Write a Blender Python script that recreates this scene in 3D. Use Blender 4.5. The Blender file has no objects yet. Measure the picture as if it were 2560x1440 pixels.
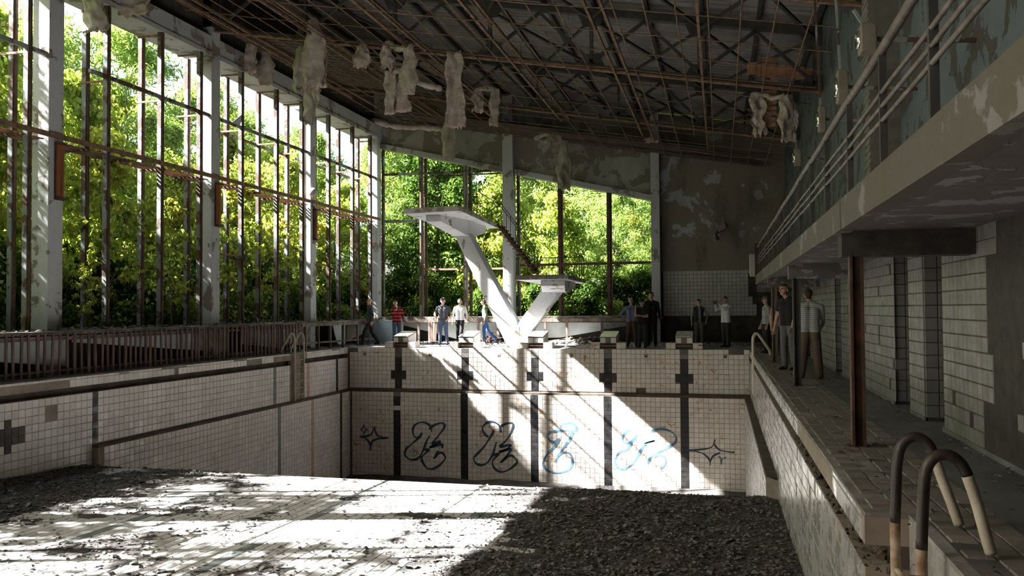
import bpy, bmesh, math, random
import numpy as np
from mathutils import Vector, Matrix, noise

# ------------------------------------------------------------------ scene, camera, light
scn = bpy.context.scene
col = scn.collection
random.seed(7)
R = math.radians

YAW, PITCH, ROLL = R(14.2443), R(1.4763), R(-0.3908)
F_PX, CAM_H = 2043.71, 1.3613
def cam_axes():
    f = Vector((-math.sin(YAW)*math.cos(PITCH), math.cos(YAW)*math.cos(PITCH), math.sin(PITCH)))
    r = Vector((math.cos(YAW), math.sin(YAW), 0))
    u = r.cross(f)
    c, s = math.cos(ROLL), math.sin(ROLL)
    return c*r + s*u, -s*r + c*u, f
CR, CU, CF = cam_axes()
cd = bpy.data.cameras.new('camera'); cam = bpy.data.objects.new('camera', cd); col.objects.link(cam)
cd.sensor_width = 36.0; cd.lens = 36.0*F_PX/2560.0; cd.clip_end = 600; cd.clip_start = 0.05
M = Matrix((CR, CU, -CF)).transposed().to_4x4(); M.translation = (0, 0, CAM_H)
cam.matrix_world = M
scn.camera = cam

# sun: comes in from the left window wall, a little from behind the camera
SUN_D = Vector((1.0, 0.278, -0.88)).normalized()
w = bpy.data.worlds.new('world'); scn.world = w; w.use_nodes = True
nt = w.node_tree; bg = nt.nodes['Background']
sky = nt.nodes.new('ShaderNodeTexSky'); sky.sky_type = 'NISHITA'; sky.sun_disc = False
sky.sun_elevation = math.asin(-SUN_D.z); sky.sun_rotation = math.atan2(-SUN_D.x, -SUN_D.y)
sky.air_density = 1.0; sky.dust_density = 4.0; sky.ozone_density = 0.8
nt.links.new(sky.outputs[0], bg.inputs[0]); bg.inputs[1].default_value = 0.36
sd = bpy.data.lights.new('sun', 'SUN'); so = bpy.data.objects.new('sun', sd); col.objects.link(so)
sd.energy = 64.0; sd.angle = R(0.6); sd.color = (1.0, 0.985, 0.965)
so.rotation_euler = SUN_D.to_track_quat('-Z', 'Y').to_euler(); so.location = (-40, -10, 40)

scn.view_settings.view_transform = 'Standard'; scn.view_settings.look = 'None'
scn.view_settings.gamma = 1.0; scn.view_settings.use_curve_mapping = False
scn.view_settings.exposure = 0.33
cy = scn.cycles
cy.max_bounces = 6; cy.diffuse_bounces = 4; cy.glossy_bounces = 2; cy.transmission_bounces = 4
cy.transparent_max_bounces = 4; cy.sample_clamp_indirect = 6.0; cy.caustics_reflective = False; cy.caustics_refractive = False
cy.use_denoising = True
cy.use_adaptive_sampling = True; cy.adaptive_threshold = 0.06

# ------------------------------------------------------------------ constants of the hall (metres)
XL, XR, YF, YN = -13.12, 0.91, 27.37, 2.37        # pool inner faces
XC = -14.4                                        # pool-side face of the window columns
YW = 33.4                                         # far wall face
XW, XT = 2.53, 2.35                               # upper right wall, lower tiled wall
def zlc(x): return 7.06 - 0.1805*x                # underside of the roof trusses

def at(px, py, axis, val):
    d = CF + CR*((px-1280.0)/F_PX) - CU*((py-720.0)/F_PX)
    o = Vector((0, 0, CAM_H)); t = (val - o[axis])/d[axis]
    return o + d*t

# ------------------------------------------------------------------ helpers
def tag(o, label=None, cat=None, group=None, kind=None):
    if label: o['label'] = label
    if cat: o['category'] = cat
    if group: o['group'] = group
    if kind: o['kind'] = kind
    return o
def empty(name, loc=(0, 0, 0), rz=0.0):
    o = bpy.data.objects.new(name, None); col.objects.link(o)
    o.empty_display_size = 0.2; o.location = loc; o.rotation_euler = (0, 0, rz)
    return o
def link(name, me, parent=None):
    o = bpy.data.objects.new(name, me); col.objects.link(o)
    if parent is not None:
        o.parent = parent
        o.matrix_parent_inverse = (Matrix.Translation(parent.location) @ parent.rotation_euler.to_matrix().to_4x4()).inverted()
    return o

class MB:
    def __init__(s): s.v = []; s.f = []; s.m = []; s.mi = 0
    def add(s, vs, fs):
        n = len(s.v); s.v += [tuple(x) for x in vs]
        for f in fs: s.f.append(tuple(i+n for i in f)); s.m.append(s.mi)
        return s
    def box(s, x0, x1, y0, y1, z0, z1):
        vs = [(x0,y0,z0),(x1,y0,z0),(x1,y1,z0),(x0,y1,z0),(x0,y0,z1),(x1,y0,z1),(x1,y1,z1),(x0,y1,z1)]
        return s.add(vs, [(0,3,2,1),(4,5,6,7),(0,1,5,4),(1,2,6,5),(2,3,7,6),(3,0,4,7)])
    def bar(s, a, b, wx, h, up=(0,0,1)):
        a = Vector(a); b = Vector(b); d = (b-a).normalized(); up = Vector(up)
        sx = d.cross(up)
        if sx.length < 1e-4: sx = d.cross(Vector((1,0,0)))
        sx.normalize(); u = sx.cross(d).normalized()
        sx *= wx/2; u *= h/2
        vs = [a-sx-u, a+sx-u, a+sx+u, a-sx+u, b-sx-u, b+sx-u, b+sx+u, b-sx+u]
        return s.add(vs, [(0,1,2,3),(7,6,5,4),(0,4,5,1),(1,5,6,2),(2,6,7,3),(3,7,4,0)])
    def prism(s, pts, ext):
        ext = Vector(ext); n = len(pts); P = [Vector(q) for q in pts]
        fs = [tuple(range(n-1,-1,-1)), tuple(range(n,2*n))]
        for i in range(n):
            j = (i+1) % n; fs.append((i, j, j+n, i+n))
        return s.add(P+[q+ext for q in P], fs)
    def tube(s, pts, r, n=8):
        P = [Vector(q) for q in pts]; rs = r if isinstance(r, (list, tuple)) else [r]*len(P)
        rings = []; prev = None
        for i, q in enumerate(P):
            d = (P[min(i+1,len(P)-1)] - P[max(i-1,0)]).normalized()
            if prev is None:
                a = d.cross(Vector((0,0,1)))
                if a.length < 1e-3: a = d.cross(Vector((0,1,0)))
            else: a = prev - d*prev.dot(d)
            a.normalize(); prev = a; b = d.cross(a)
            rings.append([q + (a*math.cos(2*math.pi*k/n) + b*math.sin(2*math.pi*k/n))*rs[i] for k in range(n)])
        vs = [x for rg in rings for x in rg]; fs = []
        for i in range(len(P)-1):
            for k in range(n):
                k2 = (k+1) % n; fs.append((i*n+k, i*n+k2, (i+1)*n+k2, (i+1)*n+k))
        fs.append(tuple(range(n-1,-1,-1))); fs.append(tuple((len(P)-1)*n+k for k in range(n)))
        return s.add(vs, fs)
    def mesh(s, name, mats, smooth=False):
        me = bpy.data.meshes.new(name); me.from_pydata(s.v, [], s.f)
        for m in (mats if isinstance(mats, (list, tuple)) else [mats]): me.materials.append(m)
        if any(s.m): me.polygons.foreach_set('material_index', s.m)
        if smooth: me.polygons.foreach_set('use_smooth', [True]*len(s.f))
        me.update(); return me
    def build(s, name, mats, parent=None, smooth=False, bevel=0.0):
        o = link(name, s.mesh(name, mats, smooth), parent)
        if bevel:
            b = o.modifiers.new('bevel', 'BEVEL'); b.width = bevel; b.segments = 2; b.limit_method = 'ANGLE'
        return o

def catmull(pts, n=6):
    P = [Vector(q) for q in pts]; out = []
    for i in range(len(P)-1):
        p0, p1, p2, p3 = P[max(i-1,0)], P[i], P[i+1], P[min(i+2,len(P)-1)]
        for k in range(n):
            t = k/n
            out.append(0.5*((2*p1)+(p2-p0)*t+(2*p0-5*p1+4*p2-p3)*t*t+(3*p1-p0-3*p2+p3)*t**3))
    out.append(P[-1]); return out

# ------------------------------------------------------------------ materials
def new_mat(name):
    m = bpy.data.materials.new(name); m.use_nodes = True
    n = m.node_tree.nodes; l = m.node_tree.links
    return m, n, l, n['Principled BSDF']
def N(n, t, **kw):
    x = n.new(t)
    for k, v in kw.items():
        if hasattr(x, k): setattr(x, k, v)
        else: x.inputs[k].default_value = v
    return x
def ramp(n, l, src, stops):
    r = n.new('ShaderNodeValToRGB'); e = r.color_ramp.elements
    while len(e) < len(stops): e.new(0.5)
    for i, (p, c) in enumerate(stops):
        e[i].position = p; e[i].color = (c[0], c[1], c[2], 1) if len(c) >= 3 else (c[0],)*3+(1,)
    l.new(src, r.inputs[0]); return r.outputs[0]
def mixc(n, l, fac, a, b, mode='MIX'):
    x = n.new('ShaderNodeMix'); x.data_type = 'RGBA'; x.blend_type = mode
    if hasattr(fac, 'links'): l.new(fac, x.inputs[0])
    else: x.inputs[0].default_value = fac
    for i, c in ((6, a), (7, b)):
        if hasattr(c, 'links'): l.new(c, x.inputs[i])
        else: x.inputs[i].default_value = (c[0], c[1], c[2], 1)
    return x.outputs[2]
def pos(n, l, sc=(1,1,1)):
    g = n.new('ShaderNodeNewGeometry'); mp = n.new('ShaderNodeMapping'); mp.inputs['Scale'].default_value = sc
    l.new(g.outputs['Position'], mp.inputs[0]); return mp.outputs[0]
def noi(n, l, vec, scale, detail=4, rough=0.55, dist=0.0):
    x = n.new('ShaderNodeTexNoise'); x.inputs['Scale'].default_value = scale; x.inputs['Detail'].default_value = detail
    x.inputs['Roughness'].default_value = rough; x.inputs['Distortion'].default_value = dist
    l.new(vec, x.inputs[0]); return x.outputs[0]
def bump(n, l, h, b, strength=0.3, dist=0.02):
    x = n.new('ShaderNodeBump'); x.inputs['Strength'].default_value = strength; x.inputs['Distance'].default_value = dist
    l.new(h, x.inputs['Height']); l.new(x.outputs[0], b.inputs['Normal'])

def m_noise(name, c1, c2, scale=3.0, rough=0.85, bs=0.25, stretch=(1,1,1), metal=0.0, bd=0.01, lo=0.35, hi=0.65):
    m, n, l, b = new_mat(name); v = pos(n, l, stretch)
    f = noi(n, l, v, scale, 6, 0.6)
    l.new(ramp(n, l, f, [(lo, c1), (hi, c2)]), b.inputs['Base Color'])
    b.inputs['Roughness'].default_value = rough; b.inputs['Metallic'].default_value = metal
    if bs: bump(n, l, noi(n, l, v, scale*7, 4), b, bs, bd)
    return m
def m_peel(name, paint, plaster, thr=0.5, scale=1.3, dirt=(0.08,0.07,0.06), dirt_amt=0.35, flake=0.6):
    """old wall paint flaking off the plaster below"""
    m, n, l, b = new_mat(name); v = pos(n, l)
    a = noi(n, l, v, scale, 8, 0.62, 0.3)
    mask = ramp(n, l, a, [(thr-0.012, (0,0,0)), (thr+0.012, (1,1,1))])
    k = noi(n, l, v, 9.0, 5, 0.65)
    pc = mixc(n, l, ramp(n, l, k, [(0.3,(0,0,0)),(0.75,(0.35,0.35,0.35))]), paint, tuple(c*0.72 for c in paint))
    plc = mixc(n, l, k, plaster, tuple(c*0.6 for c in plaster))
    c = mixc(n, l, mask, pc, plc)
    d = noi(n, l, pos(n, l, (1,1,0.35)), 0.9, 5, 0.6)
    c = mixc(n, l, ramp(n, l, d, [(0.5,(0,0,0)),(0.78,(dirt_amt,)*3)]), c, dirt)
    l.new(c, b.inputs['Base Color']); b.inputs['Roughness'].default_value = 0.8
    inv = n.new('ShaderNodeMath'); inv.operation = 'MULTIPLY_ADD'; inv.inputs[1].default_value = -1.0
    l.new(mask, inv.inputs[0]); l.new(k, inv.inputs[2])
    bump(n, l, inv.outputs[0], b, flake, 0.012)
    return m
def m_tile(name, c, var=0.12, rough=0.22, stain=None, dirt=0.4, dirtc=(0.16,0.12,0.09), sthr=0.66):
    m, n, l, b = new_mat(name)
    g = n.new('ShaderNodeNewGeometry'); oi = n.new('ShaderNodeObjectInfo')
    ad = n.new('ShaderNodeMath'); ad.operation = 'ADD'; l.new(g.outputs['Random Per Island'], ad.inputs[0]); l.new(oi.outputs['Random'], ad.inputs[1])
    fr = n.new('ShaderNodeMath'); fr.operation = 'FRACT'; l.new(ad.outputs[0], fr.inputs[0])
    base = ramp(n, l, fr.outputs[0], [(0.0, tuple(x*(1-var) for x in c)), (0.8, c), (1.0, tuple(min(1, x*(1+var*0.7)) for x in c))])
    v = pos(n, l)
    d = noi(n, l, v, 1.1, 7, 0.65)
    base = mixc(n, l, ramp(n, l, d, [(0.45,(0,0,0)),(0.8,(dirt,)*3)]), base, dirtc)
    if stain:
        s = noi(n, l, v, 8.0, 3, 0.5, 0.4); s2 = noi(n, l, v, 1.3, 3, 0.5)
        mu = n.new('ShaderNodeMath'); mu.operation = 'MULTIPLY'
        l.new(ramp(n, l, s, [(sthr,(0,0,0)),(sthr+0.03,(1,1,1))]), mu.inputs[0]); l.new(ramp(n, l, s2, [(0.45,(0,0,0)),(0.6,(1,1,1))]), mu.inputs[1])
        base = mixc(n, l, mu.outputs[0], base, stain)
    l.new(base, b.inputs['Base Color'])
    r = noi(n, l, v, 5.0, 4)
    l.new(ramp(n, l, r, [(0.35,(rough,)*3),(0.7,(min(1,rough+0.45),)*3)]), b.inputs['Roughness'])
    bump(n, l, noi(n, l, v, 20, 3), b, 0.08, 0.01)
    return m
def m_leaf(name, c1, c2, c3):
    m, n, l, b = new_mat(name)
    g = n.new('ShaderNodeNewGeometry'); oi = n.new('ShaderNodeObjectInfo')
    f = ramp(n, l, g.outputs['Random Per Island'], [(0.0, c1), (0.6, c2), (1.0, c3)])
    k = ramp(n, l, noi(n, l, pos(n, l), 0.45, 3), [(0.35,(0.75,0.8,0.75)),(0.65,(1.15,1.1,1.0))])
    f = mixc(n, l, 1.0, f, k, 'MULTIPLY')
    n.remove(b)
    d = n.new('ShaderNodeBsdfDiffuse'); t = n.new('ShaderNodeBsdfTranslucent')
    l.new(f, d.inputs[0]); tc = mixc(n, l, 1.0, f, (1.25,1.3,0.55), 'MULTIPLY'); l.new(tc, t.inputs[0])
    mx = n.new('ShaderNodeMixShader'); mx.inputs[0].default_value = 0.5; l.new(d.outputs[0], mx.inputs[1]); l.new(t.outputs[0], mx.inputs[2])
    l.new(mx.outputs[0], n['Material Output'].inputs[0])
    return m

T = {}
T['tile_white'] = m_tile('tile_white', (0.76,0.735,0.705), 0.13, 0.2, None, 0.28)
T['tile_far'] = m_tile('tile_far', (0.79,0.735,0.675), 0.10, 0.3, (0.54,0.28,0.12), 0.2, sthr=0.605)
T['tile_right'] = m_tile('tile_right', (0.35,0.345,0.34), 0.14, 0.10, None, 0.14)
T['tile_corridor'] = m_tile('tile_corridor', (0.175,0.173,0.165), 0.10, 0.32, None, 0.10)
T['tile_end'] = m_tile('tile_end', (0.46,0.45,0.43), 0.12, 0.3, None, 0.3)
T['tile_deck'] = m_tile('tile_deck', (0.21,0.19,0.17), 0.2, 0.5, None, 0.6)
T['tile_floor'] = m_tile('tile_floor', (0.68,0.665,0.655), 0.14, 0.5, None, 0.55, (0.2,0.18,0.16))
T['tile_black'] = m_tile('tile_black', (0.012,0.012,0.013), 0.3, 0.25, None, 0.1)
T['tile_grey'] = m_tile('tile_grey', (0.16,0.18,0.17), 0.1, 0.35, None, 0.1)
T['tile_pink'] = m_tile('tile_pink', (0.52,0.32,0.24), 0.1, 0.35, None, 0.1)
T['tile_fade'] = m_tile('tile_fade', (0.22,0.22,0.21), 0.4, 0.6, None, 0.5)
T['grout'] = m_noise('grout', (0.10,0.08,0.07), (0.17,0.14,0.12), 4, 0.95, 0.3)
T['mortar'] = m_noise('mortar', (0.22,0.18,0.15), (0.34,0.28,0.23), 3, 0.95, 0.5)
T['mastic'] = m_noise('mastic', (0.022,0.021,0.018), (0.05,0.046,0.038), 6, 0.9, 0.5)
T['gutter'] = m_noise('gutter', (0.05,0.04,0.032), (0.12,0.095,0.07), 2.5, 0.95, 0.5)
T['paint'] = m_peel('column_paint', (0.43,0.455,0.475), (0.24,0.20,0.17), 0.585, 1.6)
T['paint_beam'] = m_peel('beam_paint', (0.40,0.415,0.425), (0.25,0.22,0.18), 0.56, 1.1)
T['plaster_far'] = m_peel('plaster_far', (0.36,0.40,0.42), (0.25,0.22,0.18), 0.43, 0.75, (0.03,0.03,0.025), 0.85)
T['plaster_lintel'] = m_peel('plaster_lintel', (0.30,0.31,0.29), (0.22,0.20,0.16), 0.5, 1.0, (0.06,0.06,0.03), 0.7)
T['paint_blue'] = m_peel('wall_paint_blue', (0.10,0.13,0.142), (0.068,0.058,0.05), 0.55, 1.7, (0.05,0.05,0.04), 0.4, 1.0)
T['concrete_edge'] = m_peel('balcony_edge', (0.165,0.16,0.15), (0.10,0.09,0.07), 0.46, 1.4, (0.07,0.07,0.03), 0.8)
T['soffit'] = m_peel('balcony_soffit', (0.25,0.25,0.25), (0.14,0.12,0.11), 0.45, 2.4, (0.05,0.05,0.045), 0.5, 1.0)
T['platform'] = m_peel('platform_paint', (0.66,0.68,0.71), (0.40,0.33,0.27), 0.595, 1.3, (0.2,0.18,0.16), 0.25)
T['platform_edge'] = m_peel('platform_edge', (0.46,0.46,0.46), (0.33,0.28,0.24), 0.5, 2.0)
T['rust'] = m_noise('rust', (0.10,0.055,0.032), (0.25,0.155,0.095), 6, 0.85, 0.4)
T['rust_dark'] = m_noise('rust_dark', (0.035,0.022,0.016), (0.11,0.055,0.032), 5, 0.8, 0.4)
T['rust_paint'] = m_peel('rusty_frame_paint', (0.25,0.28,0.27), (0.10,0.055,0.032), 0.50, 2.2, (0.06,0.03,0.02), 0.6)
T['frame'] = m_peel('window_frame', (0.17,0.19,0.185), (0.085,0.05,0.032), 0.52, 2.2, (0.05,0.03,0.02), 0.6)
T['steel'] = m_noise('truss_steel', (0.028,0.028,0.027), (0.06,0.055,0.05), 4, 0.7, 0.2)
T['roof'] = m_noise('roof_sheet', (0.15,0.143,0.14), (0.26,0.25,0.245), 1.2, 0.6, 0.1)
T['wood'] = m_noise('old_wood', (0.085,0.065,0.05), (0.22,0.175,0.14), 4, 0.9, 0.5, (1,1,0.15))
T['wood_red'] = m_noise('red_brown_wood', (0.085,0.05,0.042), (0.19,0.125,0.105), 5, 0.85, 0.4, (1,1,0.15))
T['board_dark'] = m_noise('dark_brown_board', (0.03,0.022,0.018), (0.08,0.058,0.045), 4, 0.9, 0.4)  # plain dark brown for the leftover ceiling boards
T['terracotta'] = m_noise('terracotta', (0.36,0.18,0.10), (0.50,0.28,0.17), 5, 0.9, 0.4)
T['panel'] = m_noise('pale_panel', (0.38,0.43,0.42), (0.55,0.60,0.58), 1.5, 0.5, 0.1)
T['panel_blue'] = m_noise('blue_panel', (0.42,0.58,0.70), (0.52,0.68,0.78), 1.5, 0.5, 0.1)
T['dark'] = m_noise('dark_recess', (0.03,0.027,0.024), (0.07,0.06,0.05), 3, 0.95, 0.3)
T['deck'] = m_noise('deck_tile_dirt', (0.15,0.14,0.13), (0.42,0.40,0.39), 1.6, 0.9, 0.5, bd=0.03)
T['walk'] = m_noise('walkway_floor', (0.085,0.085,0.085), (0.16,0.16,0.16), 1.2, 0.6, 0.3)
T['sill'] = m_noise('sill_dirt', (0.045,0.04,0.03), (0.17,0.155,0.13), 2.5, 0.95, 0.9, bd=0.05)
T['dirt'] = m_noise('pool_dirt', (0.032,0.029,0.026), (0.10,0.092,0.085), 2.2, 0.98, 1.0, bd=0.05)
T['chips'] = m_noise('paint_chips', (0.07,0.064,0.06), (0.24,0.225,0.21), 9.0, 0.9, 0.2)
T['chips_dark'] = m_noise('dark_debris', (0.045,0.035,0.03), (0.14,0.115,0.095), 5.0, 0.95, 0.4)
T['insul'] = m_noise('insulation', (0.27,0.23,0.20), (0.52,0.47,0.42), 3.0, 0.95, 0.7, bd=0.05)
T['insul_end'] = m_noise('insulation_edge', (0.40,0.27,0.22), (0.62,0.50,0.44), 4.0, 0.95, 0.7, bd=0.05)
T['film'] = m_noise('insulation_film', (0.26,0.25,0.19), (0.42,0.40,0.33), 2.5, 0.5, 0.5)
T['rail'] = m_noise('rail_paint', (0.075,0.06,0.05), (0.16,0.14,0.125), 8.0, 0.6, 0.3)
T['rail_black'] = m_noise('ladder_black', (0.012,0.011,0.011), (0.05,0.035,0.03), 6.0, 0.45, 0.3)
T['rail_cream'] = m_noise('ladder_cream', (0.42,0.38,0.29), (0.60,0.56,0.46), 5.0, 0.5, 0.2)
T['rail_rusty'] = m_noise('ladder_rusty_cream', (0.22,0.12,0.06), (0.56,0.48,0.38), 5.0, 0.6, 0.3)
T['lamp_box'] = m_noise('floodlight_housing', (0.15,0.135,0.10), (0.23,0.21,0.165), 3.0, 0.6, 0.1)
T['chrome'] = m_noise('reflector', (0.5,0.5,0.48), (0.7,0.7,0.68), 3.0, 0.15, 0.0, metal=0.9)
T['lamp_red'] = m_noise('column_lamp', (0.16,0.05,0.018), (0.36,0.15,0.045), 3.0, 0.4, 0.2, (1,1,0.3))
T['duct'] = m_noise('duct_wrap', (0.11,0.105,0.087), (0.17,0.163,0.138), 5, 0.8, 0.3)
T['graf'] = m_noise('graffiti_navy', (0.012,0.022,0.04), (0.04,0.07,0.10), 9, 0.6, 0.0)
T['graf_sunlit_pale'] = m_noise('graffiti_sunlit_pale_blue', (0.05,0.12,0.19), (0.14,0.27,0.37), 7, 0.6, 0.0)  # navy spray paint lightened as if in sun; the tiny star is pale too
T['graf_thin'] = m_noise('graffiti_thin', (0.22,0.19,0.17), (0.30,0.27,0.24), 7, 0.6, 0.0)
T['bark'] = m_noise('bark', (0.05,0.04,0.03), (0.14,0.12,0.09), 6, 0.95, 0.6, (1,1,0.3))
T['ground'] = m_noise('ground_litter', (0.03,0.045,0.012), (0.09,0.085,0.035), 1.5, 1.0, 0.8)
T['glass'] = m_noise('dusty_glass', (0.5,0.55,0.58), (0.6,0.64,0.66), 3, 0.2, 0.0)
T['white_box'] = m_noise('white_box', (0.34,0.33,0.31), (0.46,0.45,0.43), 2, 0.6, 0.1)
T['leaf_a'] = m_leaf('leaf_maple', (0.16,0.22,0.06), (0.29,0.365,0.10), (0.46,0.49,0.20))
T['leaf_b'] = m_leaf('leaf_locust', (0.13,0.21,0.075), (0.235,0.335,0.13), (0.38,0.45,0.20))
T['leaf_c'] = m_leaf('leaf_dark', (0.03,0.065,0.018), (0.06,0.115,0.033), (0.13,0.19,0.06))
T['leaf_y'] = m_leaf('leaf_yellowing', (0.25,0.29,0.07), (0.38,0.38,0.11), (0.48,0.37,0.18))
T['mark_red'] = m_noise('sticker_red', (0.10,0.02,0.02), (0.16,0.03,0.03), 9, 0.6, 0.0)
T['print'] = m_noise('number_print', (0.06,0.06,0.06), (0.14,0.13,0.12), 9, 0.7, 0.0)

# ------------------------------------------------------------------ tiles: each one its own geometry
def tile_mb(mb, c, U, V, Nn, du, dv, th, tilt=(0,0)):
    c = Vector(c); a, b = du/2, dv/2; e = min(0.006, du*0.1)
    n2 = (Nn + U*tilt[0] + V*tilt[1]).normalized()
    vs = [c-U*a-V*b, c+U*a-V*b, c+U*a+V*b, c-U*a+V*b]
    up = [c-U*(a-e)-V*(b-e), c+U*(a-e)-V*(b-e), c+U*(a-e)+V*(b-e), c-U*(a-e)+V*(b-e)]
    up = [q + Nn*th + Nn*(((q-c).dot(U))*tilt[0]+((q-c).dot(V))*tilt[1]) for q in up]
    mb.add(vs+up, [(4,5,6,7),(0,1,5,4),(1,2,6,5),(2,3,7,6),(3,0,4,7)])
def tile_field(parent, o, U, V, cells, th=0.010, gap=0.006, n_ind=300, seed=1, pname='tile', sname='small_tiles'):
    """cells: (u_center, v_center, du, dv, material key, rank); the highest ranks become parts of their own"""
    rnd = random.Random(seed); o = Vector(o); U = Vector(U); V = Vector(V); Nn = U.cross(V).normalized()
    cells = sorted(cells, key=lambda c: -c[5])
    cache = {}; rest = MB(); mats = []
    rot = Matrix((U, V, Nn)).transposed().to_4x4()
    for i, (u, v, du, dv, mk, rk) in enumerate(cells):
        c = o + U*u + V*v
        if i < n_ind:
            key = (round(du,3), round(dv,3), mk)
            if key not in cache:
                q = MB(); tile_mb(q, (0,0,0), Vector((1,0,0)), Vector((0,1,0)), Vector((0,0,1)), du-gap, dv-gap, th)
                cache[key] = q.mesh(pname, T[mk])
            t = bpy.data.objects.new(pname, cache[key]); col.objects.link(t); t.parent = parent
            mw = Matrix.Translation(c + Nn*rnd.uniform(-0.0015, 0.0015)) @ rot @ Matrix.Rotation(rnd.gauss(0,0.004),4,'X') @ Matrix.Rotation(rnd.gauss(0,0.004),4,'Y')
            t.matrix_local = mw
        else:
            if mk not in mats: mats.append(mk)
            rest.mi = mats.index(mk)
            tile_mb(rest, c, U, V, Nn, du-gap, dv-gap, th, (rnd.gauss(0,0.006), rnd.gauss(0,0.006)))
    if rest.f:
        tag(rest.build(sname, [T[k] for k in mats], parent), kind='stuff')

def struct(name, mb, mats, **kw):
    o = mb.build(name, mats, None, **kw); o['kind'] = 'structure'; return o

TS = 0.16
LANES = [-11.1523 + 2.5*k for k in range(5)]

# ---- pool wall, left
g = MB(); g.box(XL-0.34, XL, YN, YF-0.002, -0.21, -0.03)
g.mi = 1; g.box(XL-0.7, XL-0.2, YN, YF+0.3, -0.36, -0.21)
g.mi = 0; g.box(XL-0.7, XL, YN, YF+0.3, -1.5, -0.36)
g.box(XL-0.7, XL, YN, 14.9, -2.3, -1.5)
g.box(XL-0.7, XL+0.15, 14.9, YF+0.3, -4.8, -1.56)
g.mi = 1; g.box(XL-0.3, XL+0.15, 14.9, YF+0.3, -1.56, -1.50)
wl = struct('wall_pool_left', g, [T['mortar'], T['gutter']])
def yl(px): return at(px, 900, 0, XL).y
miss_main = [(yl(-60), yl(170)), (yl(431), yl(450)), (yl(620), yl(656)), (yl(684), yl(770))]
miss_top = [(yl(300), yl(324)), (yl(400), yl(468)), (yl(581), yl(620)), (yl(721), yl(770)), (yl(831), yl(850))]
def ins(y, rs): return any(a <= y <= b for a, b in rs)
cells = []
def lstripe(y):
    if abs(y-14.9) < 0.08 or abs(y-26.45) < 0.08: return 'tile_black'
    if abs(y-22.35) < 0.08: return 'tile_grey'
    if abs(y-24.45) < 0.08: return 'tile_pink'
    return 'tile_white'
ny = int((YF-YN)/TS)
for i in range(ny):
    y = YF - (i+0.5)*TS
    if y < 11.5: break
    if not ins(y, miss_main): cells.append((y, -0.13, TS, TS, 'tile_white', -y))
    if not ins(y, miss_top): cells.append((y, -0.025, TS, 0.05, 'tile_white', -y-20))
    for r in range(7):
        z = -0.36 - (r+0.5)*TS
        if 23.2 < y < 24.15: continue
        mk = lstripe(y)
        if abs(y-12.80) < 0.085 and r in (2,3,4,5): mk = 'tile_black'
        if y < 13.06 and r in (3,4): mk = 'tile_black'
        if abs(y-13.82) < 0.17 and r in (1,2): continue
        cells.append((y, z, TS, TS, mk, -y))
    if y < 14.9:
        for r in range(4): cells.append((y, -1.48-(r+0.5)*TS, TS, TS, 'tile_white', -y))
tile_field(wl, (XL, 0, 0), (0,1,0), (0,0,1), cells, seed=3)
cells = []
for i in range(int((YF-0.15-14.95)/TS)):
    y = YF - 0.15 - (i+0.5)*TS
    for r in range(19): cells.append((y, -1.56-(r+0.5)*TS, TS, TS, lstripe(y), -y))
tile_field(wl, (XL+0.15, 0, 0), (0,1,0), (0,0,1), cells, seed=4, n_ind=0, sname='lower_tiles')

# ---- pool wall, far
g = MB(); g.box(XL-0.3, XR+0.3, YF, YF+0.5, -1.5, -0.001)
g.box(XL, XR, YF-0.15, YF+0.5, -4.8, -1.56)
g.mi = 1; g.box(XL, XR, YF-0.15, YF+0.3, -1.56, -1.49)
wf = struct('wall_pool_far', g, [T['grout'], T['gutter']])
cols = []
x = LANES[0]-0.13
while x-TS > XL+0.04: cols.append((x-TS/2, TS, 0)); x -= TS
for k, c in enumerate(LANES):
    cols.append((c, 0.26, 1))
    x = c+0.13; n = 14 if k < 4 else 12
    for j in range(n): cols.append((x+(j+0.5)*TS, TS, 0))
cells = []
for cx, cw, st in cols:
    for r in range(9):
        z = -(r+0.5)*TS
        if not st:
            if r in (0,) and (cx < -12.76 or cx > 0.23) and cx < 0.78: continue
            if r == 8 and -2.7 < cx < -2.4: continue
            if any(abs(abs(cx-c)-0.21) < 0.04 for c in LANES) and r in (5, 6): continue
            cells.append((cx, z, cw, TS, 'tile_far', cx))
        else:
            if cx < -11 and r < 2: continue
            cells.append((cx, z, cw, TS, 'tile_fade' if r < 2 else 'tile_black', cx+3))
for c in LANES:
    for s in (-1, 1): cells.append((c+s*0.21, -0.94, 0.15, 0.26, 'tile_black', c+8))
tile_field(wf, (0, YF, 0), (1,0,0), (0,0,1), cells, seed=5)
cells = []
for cx, cw, st in cols:
    if cx < XL+0.2 or cx > XR-0.24: continue
    for r in range(19):
        mk = 'tile_far'
        if st:
            mk = 'tile_black'
            if cx < -11 and r in (0, 3): mk = 'tile_grey' if r == 0 else 'tile_far'
            if cx > -2 and 1 < r < 9: mk = 'tile_black'
        cells.append((cx, -1.56-(r+0.5)*TS, cw, TS, mk, cx))
tile_field(wf, (0, YF-0.15, 0), (1,0,0), (0,0,1), cells, seed=6, n_ind=0, sname='lower_tiles')
for px in (912, 1075, 1247, 1428, 1615, 1813):
    q = at(px, 888, 1, YF); d = MB(); a = 0.062
    d.box(q.x-a, q.x+a, YF-0.016, YF-0.004, -0.27, -0.15); d.mi = 1
    d.box(q.x-a*0.6, q.x+a*0.6, YF-0.018, YF-0.01, -0.27, -0.21)
    d.build('drain_inlet', [T['mortar'], T['gutter']], wf)
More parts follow.
